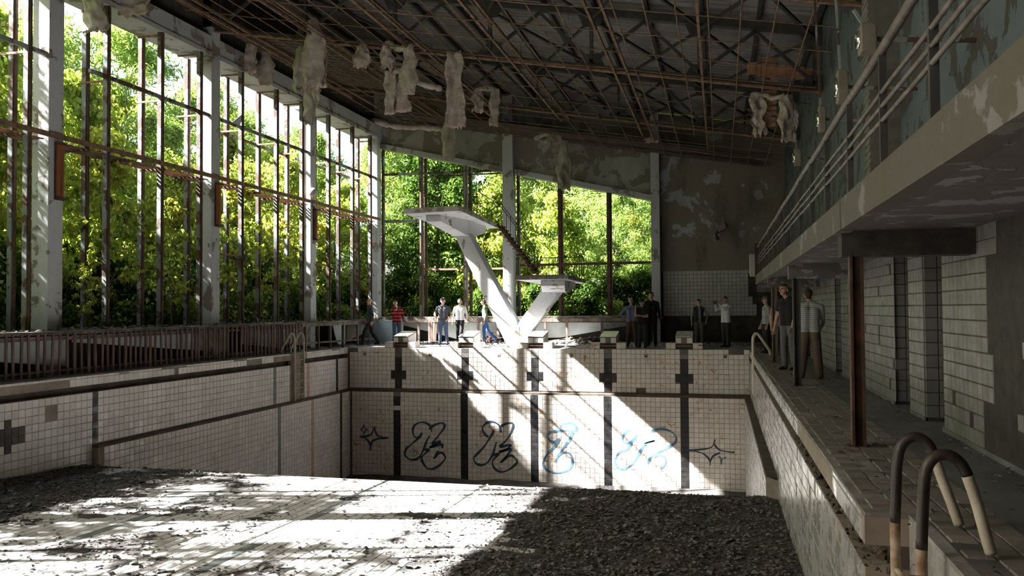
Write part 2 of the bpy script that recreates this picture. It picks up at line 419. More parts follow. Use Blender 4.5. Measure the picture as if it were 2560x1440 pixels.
# spray-painted marks on the lower wall
def ribbon(mb, pts, wd, y):
    P = catmull([Vector((q.x, y, q.z)) for q in pts], 5); L = []; 
    for i, q in enumerate(P):
        d = (P[min(i+1,len(P)-1)]-P[max(i-1,0)]); d.y = 0
        if d.length < 1e-5: d = Vector((1,0,0))
        d.normalize(); n2 = Vector((-d.z, 0, d.x)); ww = wd*(0.42+0.12*math.sin(i*0.35))
        L += [q-n2*ww, q+n2*ww]
    mb.add(L, [(2*i, 2*i+2, 2*i+3, 2*i+1) for i in range(len(P)-1)])
def graffiti(strokes, ox, oy, sc, mat, label, wd=0.085, seam=0.0):
    mb = MB(); yy = YF-0.15-0.0125
    for k, st in enumerate(strokes):
        ribbon(mb, [at(ox+a/sc, oy+b/sc, 1, YF-0.15) for a, b in st], wd, yy-0.0006*k)
    tag(mb.build('graffiti_mark', mat, wf), label)
G1 = [[(740,330),(700,390),(650,410),(605,370),(590,290),(615,220),(680,175),(760,165),(830,190),(880,240),(895,320)],
 [(850,270),(910,225),(980,190),(1060,175),(1100,210),(1080,270),(1030,340),(960,430),(900,515),(1030,465),(980,520),(855,565),(1060,520),(1050,580)],
 [(740,330),(700,400),(620,470),(540,540),(480,600),(465,680),(500,730),(570,760),(640,755),(700,720),(740,650),(770,580),(800,500),(830,430),(860,380)],
 [(760,600),(850,605),(800,650),(750,700),(730,740),(760,820),(810,890),(880,910),(960,890),(1050,820),(1110,740),(1095,690),(1050,650),(1000,670),(930,745),(1000,620)]]
graffiti(G1, 940, 1030, 6.4, T['graf'], 'dark navy looping graffiti letters left of the second black stripe')
graffiti([[(590,580),(655,655),(605,700),(550,640),(590,580)], [(575,640),(610,615),(600,660),(640,640)]], 940, 1030, 6.4, T['graf_thin'], 'small brown diamond scribble', 0.03)
G2 = [[(1800,400),(1750,360),(1710,300),(1715,230),(1770,175),(1850,155),(1930,180),(1985,240),(1997,330)],
 [(1990,240),(2040,205),(2110,180),(2180,180),(2200,220),(2180,290),(2130,390),(2060,480),(1990,555),(2160,525),(2100,590),(1970,640),(2160,590),(2100,690),(1995,810),(2100,720),(2170,695),(2230,740),(2260,800),(2220,850),(2130,920),(2040,955),(1960,945),(1890,890),(1865,820),(1880,760),(1960,670),(1880,690),(1850,720)],
 [(1885,290),(1850,370),(1800,450),(1740,540),(1670,620),(1600,690),(1565,740),(1590,810),(1650,845),(1720,845),(1790,800),(1850,720),(1880,650),(1905,560),(1930,480)]]
graffiti(G2, 940, 1030, 6.4, T['graf'], 'dark navy looping graffiti letters between second and third stripe')
G3 = [[(1190,770),(1160,795),(1120,780),(1108,745),(1140,720),(1200,712),(1260,710),(1320,715),(1318,680),(1290,655),(1240,655),(1200,680)],
 [(1300,720),(1270,780),(1220,850),(1185,900),(1165,950)],
 [(1200,770),(1160,830),(1110,880),(1080,930),(1075,970),(1110,1010),(1170,1028),(1240,1015),(1280,980),(1295,930),(1270,880),(1220,875),(1180,900)]]
graffiti(G3, 1000, 840, 3, T['graf_sunlit_pale'], 'blue looping graffiti letters coloured pale as if sunlit')
G4 = [[(275,800),(240,850),(200,865),(170,840),(185,790),(220,765)],
 [(240,860),(200,910),(150,930),(115,980),(120,1035),(165,1060),(220,1040),(265,990),(300,930),(340,870),(410,845),(330,862)],
 [(385,775),(450,757),(520,770),(565,805),(570,850),(530,885),(440,930),(380,970),(355,1020)], [(400,965),(440,950),(480,965),(490,1010),(455,1055)]]
graffiti(G4, 1500, 820, 3, T['graf_sunlit_pale'], 'blue graffiti letters left of the last stripe, coloured pale as if sunlit')
graffiti([[(648,917),(740,912),(820,900),(850,875),(862,835)], [(858,870),(870,890),(900,915),(960,928),(1008,932)], [(900,935),(850,960),(828,1000),(825,1030)], [(824,1000),(815,980),(780,945),(720,925),(665,918)]], 1500, 820, 3, T['graf'], 'grey four-pointed star graffiti right of the last stripe', 0.06)
graffiti([[(885,965),(905,975),(910,1025),(920,980),(950,970)]], 1500, 820, 3, T['graf_sunlit_pale'], 'tiny pale star', 0.045)
graffiti([[(1200,935),(1255,930),(1290,910),(1307,860)], [(1307,860),(1320,905),(1350,935),(1415,945),(1330,950)], [(1330,950),(1290,975),(1277,1040)], [(1275,1000),(1265,970),(1240,945),(1205,935)]], 500, 780, 3, T['graf'], 'dark four-pointed star graffiti near the left corner', 0.07)
graffiti([[(1205,880),(1222,870),(1230,845),(1238,872),(1255,882),(1238,892),(1230,915),(1222,893),(1205,880)]], 500, 780, 3, T['graf'], 'tiny dark star', 0.045)

# ---- pool wall, right
NA, NB, NX = 4.55, 5.85, XR+0.27                    # niche behind the near ladder
g = MB()
for ya, yb in ((YN, NA), (NB, YF-0.002)):
    g.mi = 0; g.box(XR, XR+0.34, ya, yb, -0.21, -0.03); g.box(XR, XR+0.7, ya, yb, -2.3, -0.36)
    g.mi = 1; g.box(XR+0.2, XR+0.7, ya, yb, -0.36, -0.21)
g.mi = 2; g.box(NX, XR+0.7, NA, NB, -2.3, -0.03); g.mi = 0
g.box(XR-0.18, XR+0.7, 14.5, YF-0.15, -4.8, -1.56)
g.mi = 1; g.box(XR-0.18, XR+0.3, 14.5, YF-0.15, -1.56, -1.50)
g.mi = 0; g.prism([(XR-0.18, 14.5, -1.5), (XR-0.18, 14.5, -1.9), (XR, 14.2, -1.9), (XR, 14.2, -1.5)], (0.01, 0.0, 0))
wr = struct('wall_pool_right', g, [T['mortar'], T['gutter'], T['tile_right']])
cells = []; rnd = random.Random(5)
for i in range(int((YF-YN)/TS)):
    y = YF - (i+0.5)*TS
    broken = 7.3 < y < 10.6
    if NA-0.05 < y < NB+0.05: continue
    if not broken and rnd.random() > 0.02:
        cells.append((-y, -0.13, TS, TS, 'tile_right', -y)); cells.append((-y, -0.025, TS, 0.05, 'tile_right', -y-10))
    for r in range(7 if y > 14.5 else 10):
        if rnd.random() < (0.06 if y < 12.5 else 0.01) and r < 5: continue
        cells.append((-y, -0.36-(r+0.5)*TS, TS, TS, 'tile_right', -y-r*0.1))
tile_field(wr, (XR, 0, 0), (0,-1,0), (0,0,1), cells, seed=8)
cells = []
for i in range(int((YF-0.15-14.5)/TS)):
    for r in range(19): cells.append((-(YF-0.15-(i+0.5)*TS), -1.56-(r+0.5)*TS, TS, TS, 'tile_right', 0))
tile_field(wr, (XR-0.18, 0, 0), (0,-1,0), (0,0,1), cells, seed=9, n_ind=0, sname='lower_tiles')
rub = MB()
for i in range(420):                                # crumbling mortar and litter in the gutter and along the coping
    y = rnd.uniform(3.5, 11.5); x = XR + rnd.uniform(0.0, 0.2); s = rnd.uniform(0.01, 0.04)
    q = Vector((x, y, -0.36 + s*0.5))
    a = Vector((rnd.uniform(-1,1), rnd.uniform(-1,1), rnd.uniform(-0.4,0.4)))*s
    b = Vector((rnd.uniform(-1,1), rnd.uniform(-1,1), rnd.uniform(-0.4,0.4)))*s
    rub.add([q-a, q-b, q+a, q+b, q+Vector((0,0,s))], [(0,1,4),(1,2,4),(2,3,4),(3,0,4)])
tag(rub.build('mortar_rubble', T['chips_dark'], wr), kind='stuff')

# ---- pool wall, near (under the camera's feet)
g = MB(); g.box(XL-0.3, XR+0.3, YN-0.4, YN, -2.3, -0.001)
wn = struct('wall_pool_near', g, T['tile_white'])

# ---- pool floor: shallow shelf, then the deep diving end
def zf(y): return -1.66 - 0.0225*(y-4.0)
g = MB()
g.prism([(XL, YN, zf(YN)), (XL, 14.65, zf(14.65)), (XL, 17.2, -4.6), (XL, YN, -4.9)], (XR-XL, 0, 0))
g.mi = 1; g.box(XL, XR, 16.5, YF, -4.9, -4.6)
fl = struct('floor_pool', g, [T['grout'], T['dirt']])
cells = []
sl = math.atan(0.0225); U = Vector((1,0,0)); V = Vector((0, math.cos(sl), -math.sin(sl)))
nx = int((XR-XL)/TS)
for i in range(nx):
    cx = XL + (i+0.5)*TS + 0.05
    dark = min(abs(cx-c) for c in LANES) < 0.11
    for j in range(60):
        y = 14.6 - (j+0.5)*TS
        if y < 6.5: break
        cells.append((cx, (y-4.0)/math.cos(sl), TS, TS, 'tile_grey' if dark else 'tile_floor', -y - 0.25*abs(cx+5)))
tile_field(fl, (0, 4.0, zf(4.0)), U, V, cells, th=0.008, seed=11)
def cover(x, y):
    c = 0.25
    if x > -3.9: c += 0.58*min(1, (x+3.9)/1.2)
    if x < -9.0: c += 0.48*min(1, (-9.0-x)/2.2)
    c += 0.10*max(0, 1-(y-7.5)/2.0)
    return c
def dirt_h(x, y):
    n1 = noise.fractal(Vector((x*0.55, y*0.75, 3.1)), 1.0, 2.0, 5)
    n2 = noise.fractal(Vector((x*3.1, y*3.3, 8.0)), 0.9, 2.0, 4)
    h = (n1*0.55 + cover(x, y) - 0.5)*0.06 + n2*0.014
    h = min(h, 0.045) + 0.010
    e = max(0.0, (-11.6-x))*0.07*max(0.2, min(1, (15.2-y)/3)); h += e*e*1.6 + e*0.4
    h += 0.10*math.exp(-((x+11.1)**2/0.3+(y-11.2)**2/0.1))
    h += 0.03*max(0, 1-abs(x-XR)/0.5)
    return h
g = MB(); nxx, nyy = 220, 130; P = []
for j in range(nyy+1):
    y = 6.6 + (14.63-6.6)*j/nyy
    for i in range(nxx+1):
        x = XL+0.012 + (XR-XL-0.024)*i/nxx; P.append((x, y, zf(y)+dirt_h(x, y)))
F = [(j*(nxx+1)+i, j*(nxx+1)+i+1, (j+1)*(nxx+1)+i+1, (j+1)*(nxx+1)+i) for j in range(nyy) for i in range(nxx)]
g.add(P, F)
tag(g.build('dirt_layer', T['dirt'], fl, smooth=True), kind='stuff')
g = MB(); rnd = random.Random(21); k = 0
while k < 20000:
    x = rnd.uniform(XL+0.05, XR-0.05); y = 7.0 + 7.6*rnd.random()**1.15
    cv = cover(x, y) + 0.35*noise.fractal(Vector((x*0.55, y*0.75, 3.1)), 1.0, 2.0, 4)
    if cv < 0 or rnd.random() > cv*cv*1.3 + 0.012: continue
    k += 1
    s = rnd.uniform(0.009, 0.030)*(1.8 if rnd.random() < 0.06 else 1); a = rnd.uniform(0, 6.283)
    u = Vector((math.cos(a), math.sin(a), rnd.gauss(0, 0.25)))*s; v = Vector((-math.sin(a), math.cos(a), rnd.gauss(0, 0.25)))*s*rnd.uniform(0.5, 1)
    q = Vector((x, y, zf(y) + max(0.0, dirt_h(x, y)-0.004) + 0.012 + s*0.25))
    up = Vector((0, 0, s*rnd.uniform(0.1, 0.5)))
    g.mi = 0 if rnd.random() < 0.72 else 1
    g.add([q-u-v, q+u-v*0.8, q+u*0.9+v, q-u*0.8+v, q-v+up, q+v*0.9+up], [(0,4,5,3),(4,1,2,5)])
tag(g.build('debris_flakes', [T['chips'], T['chips_dark']], fl), kind='stuff')
g = MB()                                                            # silt heaped against the foot of the far wall
for i in range(56):
    x0 = XL+0.15 + (XR-XL-0.3)*i/56; x1 = XL+0.15 + (XR-XL-0.3)*(i+1)/56
    h0 = 0.10+0.09*noise.noise(Vector((x0*0.9,0,1))); h1 = 0.10+0.09*noise.noise(Vector((x1*0.9,0,1)))
    g.add([(x0,YF-0.16,-4.6),(x1,YF-0.16,-4.6),(x1,YF-0.16,-4.6+h1),(x0,YF-0.16,-4.6+h0),(x0,YF-0.9,-4.6),(x1,YF-0.9,-4.6)], [(3,2,5,4)])
tag(g.build('silt_heap', T['dirt'], fl, smooth=True), kind='stuff')

# ---- deck round the pool
g = MB()
g.box(-15.4, XL-0.35, -6, YW+0.9, -0.35, 0); g.box(XL-0.35, XR+0.35, YF+0.008, YW+0.9, -0.35, 0)
g.box(XL-0.35, XR+0.35, -6, YN, -0.35, 0); g.box(XL-0.35, XL-0.003, YN, YF, -0.03, 0.0); [g.box(XR+0.003, XR+0.35, a_, b_, -0.03, 0.0) for a_, b_ in ((YN, NA), (NB, YF))]; g.box(NX, XR+0.35, NA, NB, -0.03, 0.0)
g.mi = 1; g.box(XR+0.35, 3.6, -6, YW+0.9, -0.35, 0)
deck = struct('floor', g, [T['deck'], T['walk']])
cells = []; rnd = random.Random(31)
for i in range(5):
    for j in range(int((26.8-3.4)/0.15)):
        y = 3.4 + (j+0.5)*0.15
        if (NA-0.05 < y < NB+0.05 and i < 2) or rnd.random() < 0.06 or (y < 11 and rnd.random() < 0.25*(noise.noise(Vector((i*0.5,y*0.7,0)))+0.6)): continue
        cells.append((XR+0.06+(i+0.5)*0.15, y, 0.15, 0.15, 'tile_deck', -y))
tile_field(deck, (0,0,0), (1,0,0), (0,1,0), cells, th=0.012, gap=0.008, seed=12)
# litter and plaster flakes lying on the far and right deck
g = MB(); rnd = random.Random(33)
for i in range(2600):
    if rnd.random() < 0.62: x, y = rnd.uniform(-13.4, 2.2), 28.0 + 4.6*math.sqrt(rnd.random())
    elif rnd.random() < 0.6: x, y = (2.3 - 0.5*rnd.random()**2 if rnd.random() < 0.6 else rnd.uniform(0.95, 1.7)), rnd.uniform(4.2, 26)
    else: x, y = rnd.uniform(-14.2, -13.2), rnd.uniform(12, 31)
    s = rnd.uniform(0.006, 0.03)*(1.0 if y < 27 else 2.0); a = rnd.uniform(0, 6.28)
    u = Vector((math.cos(a), math.sin(a), rnd.gauss(0,0.2)))*s; v = Vector((-math.sin(a), math.cos(a), rnd.gauss(0,0.2)))*s*0.6
    q = Vector((x, y, 0.012+s*0.3)); g.mi = 0 if rnd.random() < 0.6 else 1
    g.add([q-u-v, q+u-v, q+u+v, q-u+v, q+Vector((0,0,s*0.4))], [(0,1,4),(1,2,4),(2,3,4),(3,0,4)])
tag(g.build('litter', [T['chips'], T['chips_dark']], deck), kind='stuff')

# ------------------------------------------------------------------ window wall on the left
SILL, HEAD, HTOP = 0.97, 8.87, 9.46
COLY = [3.2, 9.2, 15.2, 21.2, 27.2, 33.2]
g = MB()
g.box(-15.45, -14.45, -6, YW+0.6, 0.86, SILL-0.02)                     # deep window bench
g.box(-14.45, -13.62, -6, YW-0.3, 0.88, SILL-0.02)
g.mi = 1; g.box(-15.5, -15.3, -6, YW+0.6, -0.4, 0.86); g.box(-14.95, -14.85, -6, YW, 0.0, 0.86)
wall_l = struct('wall_left', g, [T['sill'], T['dark']])
g = MB(); rnd = random.Random(41)
for i in range(1500):                                                  # leaf litter and broken glass on the bench
    x = rnd.uniform(-15.3, -13.65); y = rnd.uniform(12, 33); s = rnd.uniform(0.01, 0.05); a = rnd.uniform(0, 6.28)
    u = Vector((math.cos(a), math.sin(a), rnd.gauss(0,0.3)))*s; v = Vector((-math.sin(a), math.cos(a), rnd.gauss(0,0.3)))*s*0.6
    q = Vector((x, y, SILL-0.005+s*0.4)); g.mi = 0 if rnd.random() < 0.35 else 1
    g.add([q-u-v, q+u-v, q+u+v, q-u+v], [(0,1,2,3)])
tag(g.build('bench_litter', [T['chips'], T['chips_dark']], wall_l), kind='stuff')
BAYN = 0
for i in range(len(COLY)-1):
    y0, y1 = COLY[i]+0.2, COLY[i+1]-0.2
    b = MB(); b.box(-15.3, XC+0.02, y0, y1, HEAD, HEAD+0.12); b.box(-15.25, XC+0.0, y0, y1, HEAD+0.12, HTOP)
    b.mi = 1; b.box(-15.45, XC-0.3, y0-(3 if i == 0 else 0.4), y1+(0.7 if i == 4 else 0.4), HTOP, 11.6)
    b.build('head_beam', [T['paint_beam'], T['dark']], wall_l, bevel=0.0)
    b = MB(); b.box(XC+0.02, XC+0.05, y0+0.02, y1-0.02, HEAD-0.02, HEAD+0.10); b.build('head_moulding', T['paint_beam'], wall_l)
nth = {2: 'nearest', 3: 'second', 4: 'third'}
for i, yc in enumerate(COLY):
    c = MB(); c.box(XC-0.45, XC, yc-0.21, yc+0.21, SILL-0.02, zlc(XC)+0.1)
    c.box(XC-0.45, XC-0.02, yc-0.19, yc+0.19, 0.0, SILL-0.02)
    o = c.build('column', T['paint'], None, bevel=0.012)
    lab = {0: 'square concrete window column out of view near the camera', 1: 'square concrete window column beside the near end of the pool', 2: 'peeling white column at far left carrying the long orange lamp box',
           3: 'peeling white window column with brown plaster patches and the second dark lamp box', 4: 'slim peeling white column behind the left pool ladder, below the longest hanging insulation',
           5: 'white corner column where the side windows meet the end windows'}[i]
    tag(o, lab, 'column', 'columns of the side window wall')

# windows: two layers of rusty frames in every bay
inner = {0: [4.85, 6.85], 1: [10.85, 12.85, 14.5], 2: [16.86, 18.85, 20.55], 3: [22.66, 24.76, 26.5], 4: [28.55, 30.66, 32.4]}
outer = {0: [5.05, 7.1, 9.1], 1: [11.05, 13.1, 14.9], 2: [17.07, 19.1, 21.09], 3: [23.08, 24.95, 26.87], 4: [28.95, 31.02, 32.9]}
for i in range(5):
    W = empty('window_%d' % (i+1), (XC-0.1, COLY[i]+3, SILL)); W['kind'] = 'structure'
    for k, y in enumerate(inner[i]):
        m = MB(); m.box(-14.56, -14.44, y-0.055, y+0.055, SILL-0.02, HEAD+0.02); m.mi = 1; m.box(-14.52, -14.40, y-0.025, y+0.025, SILL-0.02, HEAD)
        m.build('mullion', [T['frame'], T['rust_dark']], W)
        m = MB(); m.box(-15.25, -14.5, y-0.02, y+0.02, HEAD-0.09, HEAD-0.04); m.box(-15.25, -14.5, y-0.02, y+0.02, 7.0, 7.05); m.build('cross_tie', T['rust'], W)
    for k, y in enumerate(outer[i]):
        m = MB(); m.box(-15.36, -15.24, y-0.065, y+0.065, SILL-0.02, HEAD+0.02); m.mi = 1; m.box(-15.30, -15.20, y-0.03, y+0.03, SILL-0.02, HEAD)
        m.build('outer_mullion', [T['frame'], T['rust_dark']], W)
    y0, y1 = COLY[i]+0.21, COLY[i+1]-0.21
    if i in (2,): y0 = 16.3
    m = MB(); m.box(-14.54, -14.46, y0, y1, 7.08, 7.17); m.build('transom', T['rust_paint'], W)
    if i >= 3:
        m = MB(); m.box(-15.34, -15.27, y0, y1, 7.0, 7.08); m.build('outer_transom', T['rust_paint'], W)
        m = MB(); m.box(-14.54, -14.47, y0, y0+1.2, 3.05, 3.10); m.build('broken_transom', T['rust'], W)
    if i == 3:
        a = at(578, 307, 0, -14.45); b_ = at(600, 313, 0, -14.45); c_ = at(612, 280, 0, -14.45)
        m = MB(); m.prism([a, b_, c_], (-0.006, 0, 0)); tag(m.build('glass_shard', T['glass'], W), 'white shard of broken pane')

# rusty maintenance ledge along the windows
L = empty('maintenance_ledge', (XC, 18, 5.2))
tag(L, 'long rusty steel ledge with slatted grating running along the side windows', 'ledge')
m = MB(); m.bar((XC+0.03, -2, 5.30), (XC+0.03, YW-0.2, 5.33), 0.05, 0.11); m.build('edge_angle', T['rust'], L)
m = MB(); m.bar((-15.15, -2, 5.28), (-15.15, YW-0.2, 5.30), 0.05, 0.08); m.build('outer_angle', T['rust_dark'], L)
for i in range(5):
    y0, y1 = COLY[i]+0.25, COLY[i+1]-0.25
    if i == 3: y0 += 0.1
    for k in range(5):
        x = -14.52 - k*0.13
        m = MB(); m.box(x-0.03, x+0.03, y0, y1, 5.20, 5.225); m.build('slat', T['rust'], L)
    for k in range(4):
        y = y0 + (y1-y0)*(k+0.5)/4; m = MB(); m.box(-15.15, XC+0.02, y-0.03, y+0.03, 5.15, 5.20); m.build('bracket', T['rust_dark'], L)

# lamp boxes on the columns
for k, (px0, px1, py0, py1, yc, lab) in enumerate(((131,152,356,500,15.2,'long orange glass lamp box on the leftmost column'), (526,545,456,566,21.2,'long dark red lamp box on the second column from the left'), (778,790,522,600,27.2,'short rusty lamp box on the slim third column'))):
    zt = at(142 if k == 0 else (px0+px1)/2, py0, 0, XC).z; zb = at((px0+px1)/2, py1, 0, XC).z
    E_ = empty('column_lamp', (XC, yc, zb)); tag(E_, lab, 'lamp')
    yb = yc+0.07
    m = MB(); m.box(XC, XC+0.04, yb-0.13, yb+0.13, zb, zt); m.build('back_plate', T['rust_dark'], E_)
    m = MB(); pts = [(XC+0.04+0.08*math.sin(t*math.pi/6), yb-0.10*math.cos(t*math.pi/6), zb+0.06) for t in range(7)]
    m.prism(pts, (0, 0, zt-zb-0.12)); m.build('glass_cover', T['lamp_red'], E_)
    for z in (zb, zt-0.06):
        m = MB(); m.box(XC+0.02, XC+0.14, yb-0.12, yb+0.12, z, z+0.06); m.build('end_cap', T['rust_dark'], E_, bevel=0.01)
m = MB(); c = Vector((XC+0.10, 26.96, 5.66)); n = 10
ring = []
for a in range(7):
    t = -math.pi/2 + math.pi*a/6; ring.append([(c.x+0.17*math.cos(t)*math.cos(6.283*b/n), c.y+0.17*math.cos(t)*math.sin(6.283*b/n), c.z+0.17*math.sin(t)) for b in range(n)])
m.add([q for r_ in ring for q in r_], [(a*n+b, a*n+(b+1)%n, (a+1)*n+(b+1)%n, (a+1)*n+b) for a in range(6) for b in range(n)])
tag(m.build('globe_lamp', T['white_box'], None, smooth=True), 'small white globe lamp resting on the rusty ledge by the slim column', 'lamp')

# slatted radiator screen in front of the bench
S = empty('slat_screen', (-13.62, 18, 0)); tag(S, 'dark screen of upright brown slats along the left poolside bench', 'screen')
rnd = random.Random(51); y = 11.4
m = MB(); m.bar((-13.66, 10.5, 0.80), (-13.66, 24.9, 0.80), 0.04, 0.07); m.build('top_batten', T['wood_red'], S)
m = MB(); m.bar((-13.66, 10.5, 0.12), (-13.66, 24.9, 0.12), 0.04, 0.05); m.build('bottom_batten', T['wood_red'], S)
while y < 24.8:
    wd = rnd.choice((0.05, 0.05, 0.07)); tl = rnd.gauss(0, 0.012)
    m = MB(); m.bar((-13.62, y, 0.02), (-13.62, y+tl, 0.925), 0.03, wd, (0,1,0)); m.build('slat', T['wood_red'], S)
    y += rnd.choice((0.21, 0.19, 0.23, 0.12 if y > 19 else 0.2, 0.17))
# bench frame beyond the screen, pale panels behind it
B = empty('bench_frame', (-13.62, 28, 0)); tag(B, 'open wooden bench frame with pale curved panels beyond the slat screen', 'bench')
for y in (25.2, 26.1, 27.0, 28.05, 29.3, 30.4):
    m = MB(); m.box(-13.68, -13.60, y-0.035, y+0.035, 0, 0.9); m.build('post', T['wood'], B)
m = MB(); m.bar((-13.64, 24.9, 0.86), (-13.64, 30.9, 0.86), 0.06, 0.1); m.build('top_batten', T['wood'], B)
m = MB(); m.bar((-13.64, 24.9, 0.25), (-13.64, 30.9, 0.2), 0.04, 0.06); m.build('lower_batten', T['wood'], B)
def side_panel(y0, y1, z0, z1, mat, curve=True):
    pts = [(-14.1, y0, z1)] ; n = 8
    for k in range(n+1):
        t = k/n; yy = y0 + (y1-y0)*0.55*t if curve else y0 + (y1-y0)*t
        zz = z1 - (z1-z0)*(math.sin(t*math.pi/2) if curve else t); pts.append((-14.1, yy, zz))
    if curve: pts += [(-14.1, y1, z0)]
    pts.append((-14.1, y1, z1)); m = MB(); m.prism(pts, (-0.03, 0, 0)); m.build('panel', mat, B)
side_panel(28.1, 29.2, 0.05, 0.88, T['panel'])
m = MB(); m.prism([(-14.1,29.3,0.85),(-14.1,29.3,0.15),(-14.1,31.4,0.5),(-14.1,31.4,0.85)], (-0.03,0,0)); m.build('panel', T['plaster_lintel'], B)
for y0, y1, za, zb in ((11.5, 15.3, 0.6, 0.15), (15.5, 19.9, 0.68, 0.28), (19.9, 21.6, 0.28, 0.1), (22.2, 24.6, 0.35, 0.1), (24.7, 26.6, 0.3, 0.05)):
    m = MB(); m.prism([(-14.2,y0,0.83),(-14.2,y0,za),(-14.2,y1,zb),(-14.2,y1,0.83)], (-0.03,0,0)); m.build('panel', T['panel'] if y0 < 19 else T['plaster_lintel'], B)
# pale blue cupboard front with a tubular gate at the corner
Gt = empty('towel_gate', (-13.55, 31.0, 0)); tag(Gt, 'pale blue panel with a bent tube gate in the left far corner', 'gate')
xa = at(884, 850, 1, 30.9).x; xb = at(921, 850, 1, 30.9).x
m = MB(); m.box(xa, xa+0.13, 30.8, 30.95, 0, 0.95); m.build('post', T['rust_paint'], Gt)
m = MB(); m.box(xa+0.13, xb+0.9, 31.3, 31.36, 0.02, 0.93); m.build('panel', T['panel_blue'], Gt)
for z in (0.80, 0.40, 0.30, 0.20):
    m = MB(); m.tube([(xa+0.1, 30.9, z), (xb, 30.9, z)], 0.02); m.build('tube', T['rust_paint'] if z < 0.7 else T['chrome'], Gt)
m = MB(); m.tube([(xa+0.24, 30.9, 0), (xa+0.24, 30.9, 0.8)], 0.02); m.build('upright', T['rust_paint'], Gt)
m = MB(); m.tube([(xb, 30.9, 0.3), (xb, 30.9, 0.8)], 0.02); m.build('upright', T['chrome'], Gt)
Gt = empty('towel_gate', (-12.6, 31.6, 0)); tag(Gt, 'small bent tube frame on a pale panel left of the red jacketed person', 'gate')
x0 = at(957, 850, 1, 31.5).x; x1 = at(974, 850, 1, 31.5).x
m = MB(); m.tube([(x0, 31.5, 0), (x0, 31.5, 0.85), (x0+0.04, 31.5, 0.9), (x1-0.04, 31.5, 0.9), (x1, 31.5, 0.85), (x1, 31.5, 0)], 0.018); m.build('hoop', T['rust_paint'], Gt)
for z in (0.3, 0.42, 0.55): m = MB(); m.tube([(x0, 31.5, z), (x1, 31.5, z)], 0.012); m.build('tube', T['rust_paint'], Gt)
m = MB(); m.tube([((x0+x1)/2, 31.5, 0), ((x0+x1)/2, 31.5, 0.9)], 0.014); m.build('tube', T['chrome'], Gt)
m = MB(); m.box(x0-0.1, x1+0.5, 31.7, 31.75, 0.02, 0.93); m.build('panel', T['panel'], Gt)

# ------------------------------------------------------------------ far wall
def zhead(x): return 8.47 - 0.2335*(x+14.32)
def zroof(x): return zlc(x) + 1.75
g = MB()
g.box(XC-1.0, -2.2, YW, YW+0.9, -0.3, 0.95)                           # spandrel
g.mi = 2; g.box(XC-0.4, -2.2, YW-0.75, YW+0.95, 0.95, 1.06); g.mi = 0   # bench top
g.mi = 1
g.prism([(XC-0.05, YW, zhead(XC)), (-2.45, YW, zhead(-2.45)), (-2.45, YW, zroof(-2.45)+0.1), (XC-0.05, YW, zroof(XC)+0.1)], (0, 0.3, 0)); g.box(-15.5, XC-0.04, YW-0.05, YW+0.3, HEAD, zroof(-15.5)+0.1)
g.mi = 3
g.prism([(-2.45, YW, 2.78), (XW+0.3, YW, 2.78), (XW+0.3, YW, zroof(XW)), (-2.45, YW, zroof(-2.45))], (0, 0.3, 0))
g.mi = 0; g.box(-2.3, XW+0.3, YW, YW+0.3, -0.3, 2.78)
g.mi = 4; g.prism([(XC, YW-0.10, zhead(XC)-0.02), (-2.45, YW-0.10, zhead(-2.45)-0.02), (-2.45, YW-0.10, zhead(-2.45)+0.2), (XC, YW-0.10, zhead(XC)+0.2)], (0, 0.5, 0))
wall_f = struct('wall_far', g, [T['dark'], T['plaster_lintel'], T['sill'], T['plaster_far'], T['paint_beam']])
cells = []; nxx = 24
for i in range(nxx):
    for r in range(12):
        x = -2.2 + (i+0.5)*0.15; z = 1.04 + (r+0.5)*0.15
        lim = 0.95 + (0.25 if r in (3, 4, 11) else 0.4 if r < 3 else 0.12 if r < 8 else 0.2)
        if x > lim or (r > 10 and x > 1.2): continue
        cells.append((x, z, 0.15, 0.15, 'tile_end', x))
tile_field(wall_f, (0, YW, 0), (1,0,0), (0,0,1), cells, seed=14)
for k, (pa, pb, lab) in enumerate(((1258,1290,'tall grey end-wall column behind the diving platform'), (1630,1658,'peeling white end-wall column beside the solid plaster wall'))):
    xa, xb = at(pa, 790, 1, YW-0.42).x, at(pb-6, 790, 1, YW-0.42).x
    m = MB(); m.box(xa, xb, YW-0.42, YW+0.05, 0.95, zroof(xb)); m.box(xa+0.02, xb-0.02, YW-0.40, YW, 0, 0.95)
    tag(m.build('column', T['paint'], None, bevel=0.012), lab, 'column', 'columns of the end window wall')
# end windows
W = empty('window_6', (-11.5, YW, 1.06)); W['kind'] = 'structure'
def vbar(W, px, mat, wd=0.13, y=YW+0.1, dpt=0.14, name='mullion'):
    x = at(px, 600, 1, y).x; m = MB(); m.box(x-wd/2, x+wd/2, y, y+dpt, 1.0, zhead(x)+0.02); m.mi = 1; m.box(x-wd*0.2, x+wd*0.2, y-0.05, y, 1.0, zhead(x))
    m.build(name, mat if isinstance(mat, list) else [mat, T['rust_dark']], W)
def hbar(W, p0, p1, py0, py1, mat, h=0.10, y=YW+0.1):
    a, b = at(p0, py0, 1, y), at(p1, py1, 1, y); m = MB(); m.bar((a.x, y+0.05, a.z), (b.x, y+0.05, b.z), 0.08, h); m.build('transom', mat, W)
for px in (957,): vbar(W, px, T['rust_paint'], 0.1)
for px in (1052, 1163): vbar(W, px, [T['wood'], T['rust_paint']], 0.17)
vbar(W, 1064, T['rust_dark'], 0.12, YW+0.75, 0.1, 'outer_mullion'); vbar(W, 1176, T['rust_dark'], 0.12, YW+0.75, 0.1, 'outer_mullion')
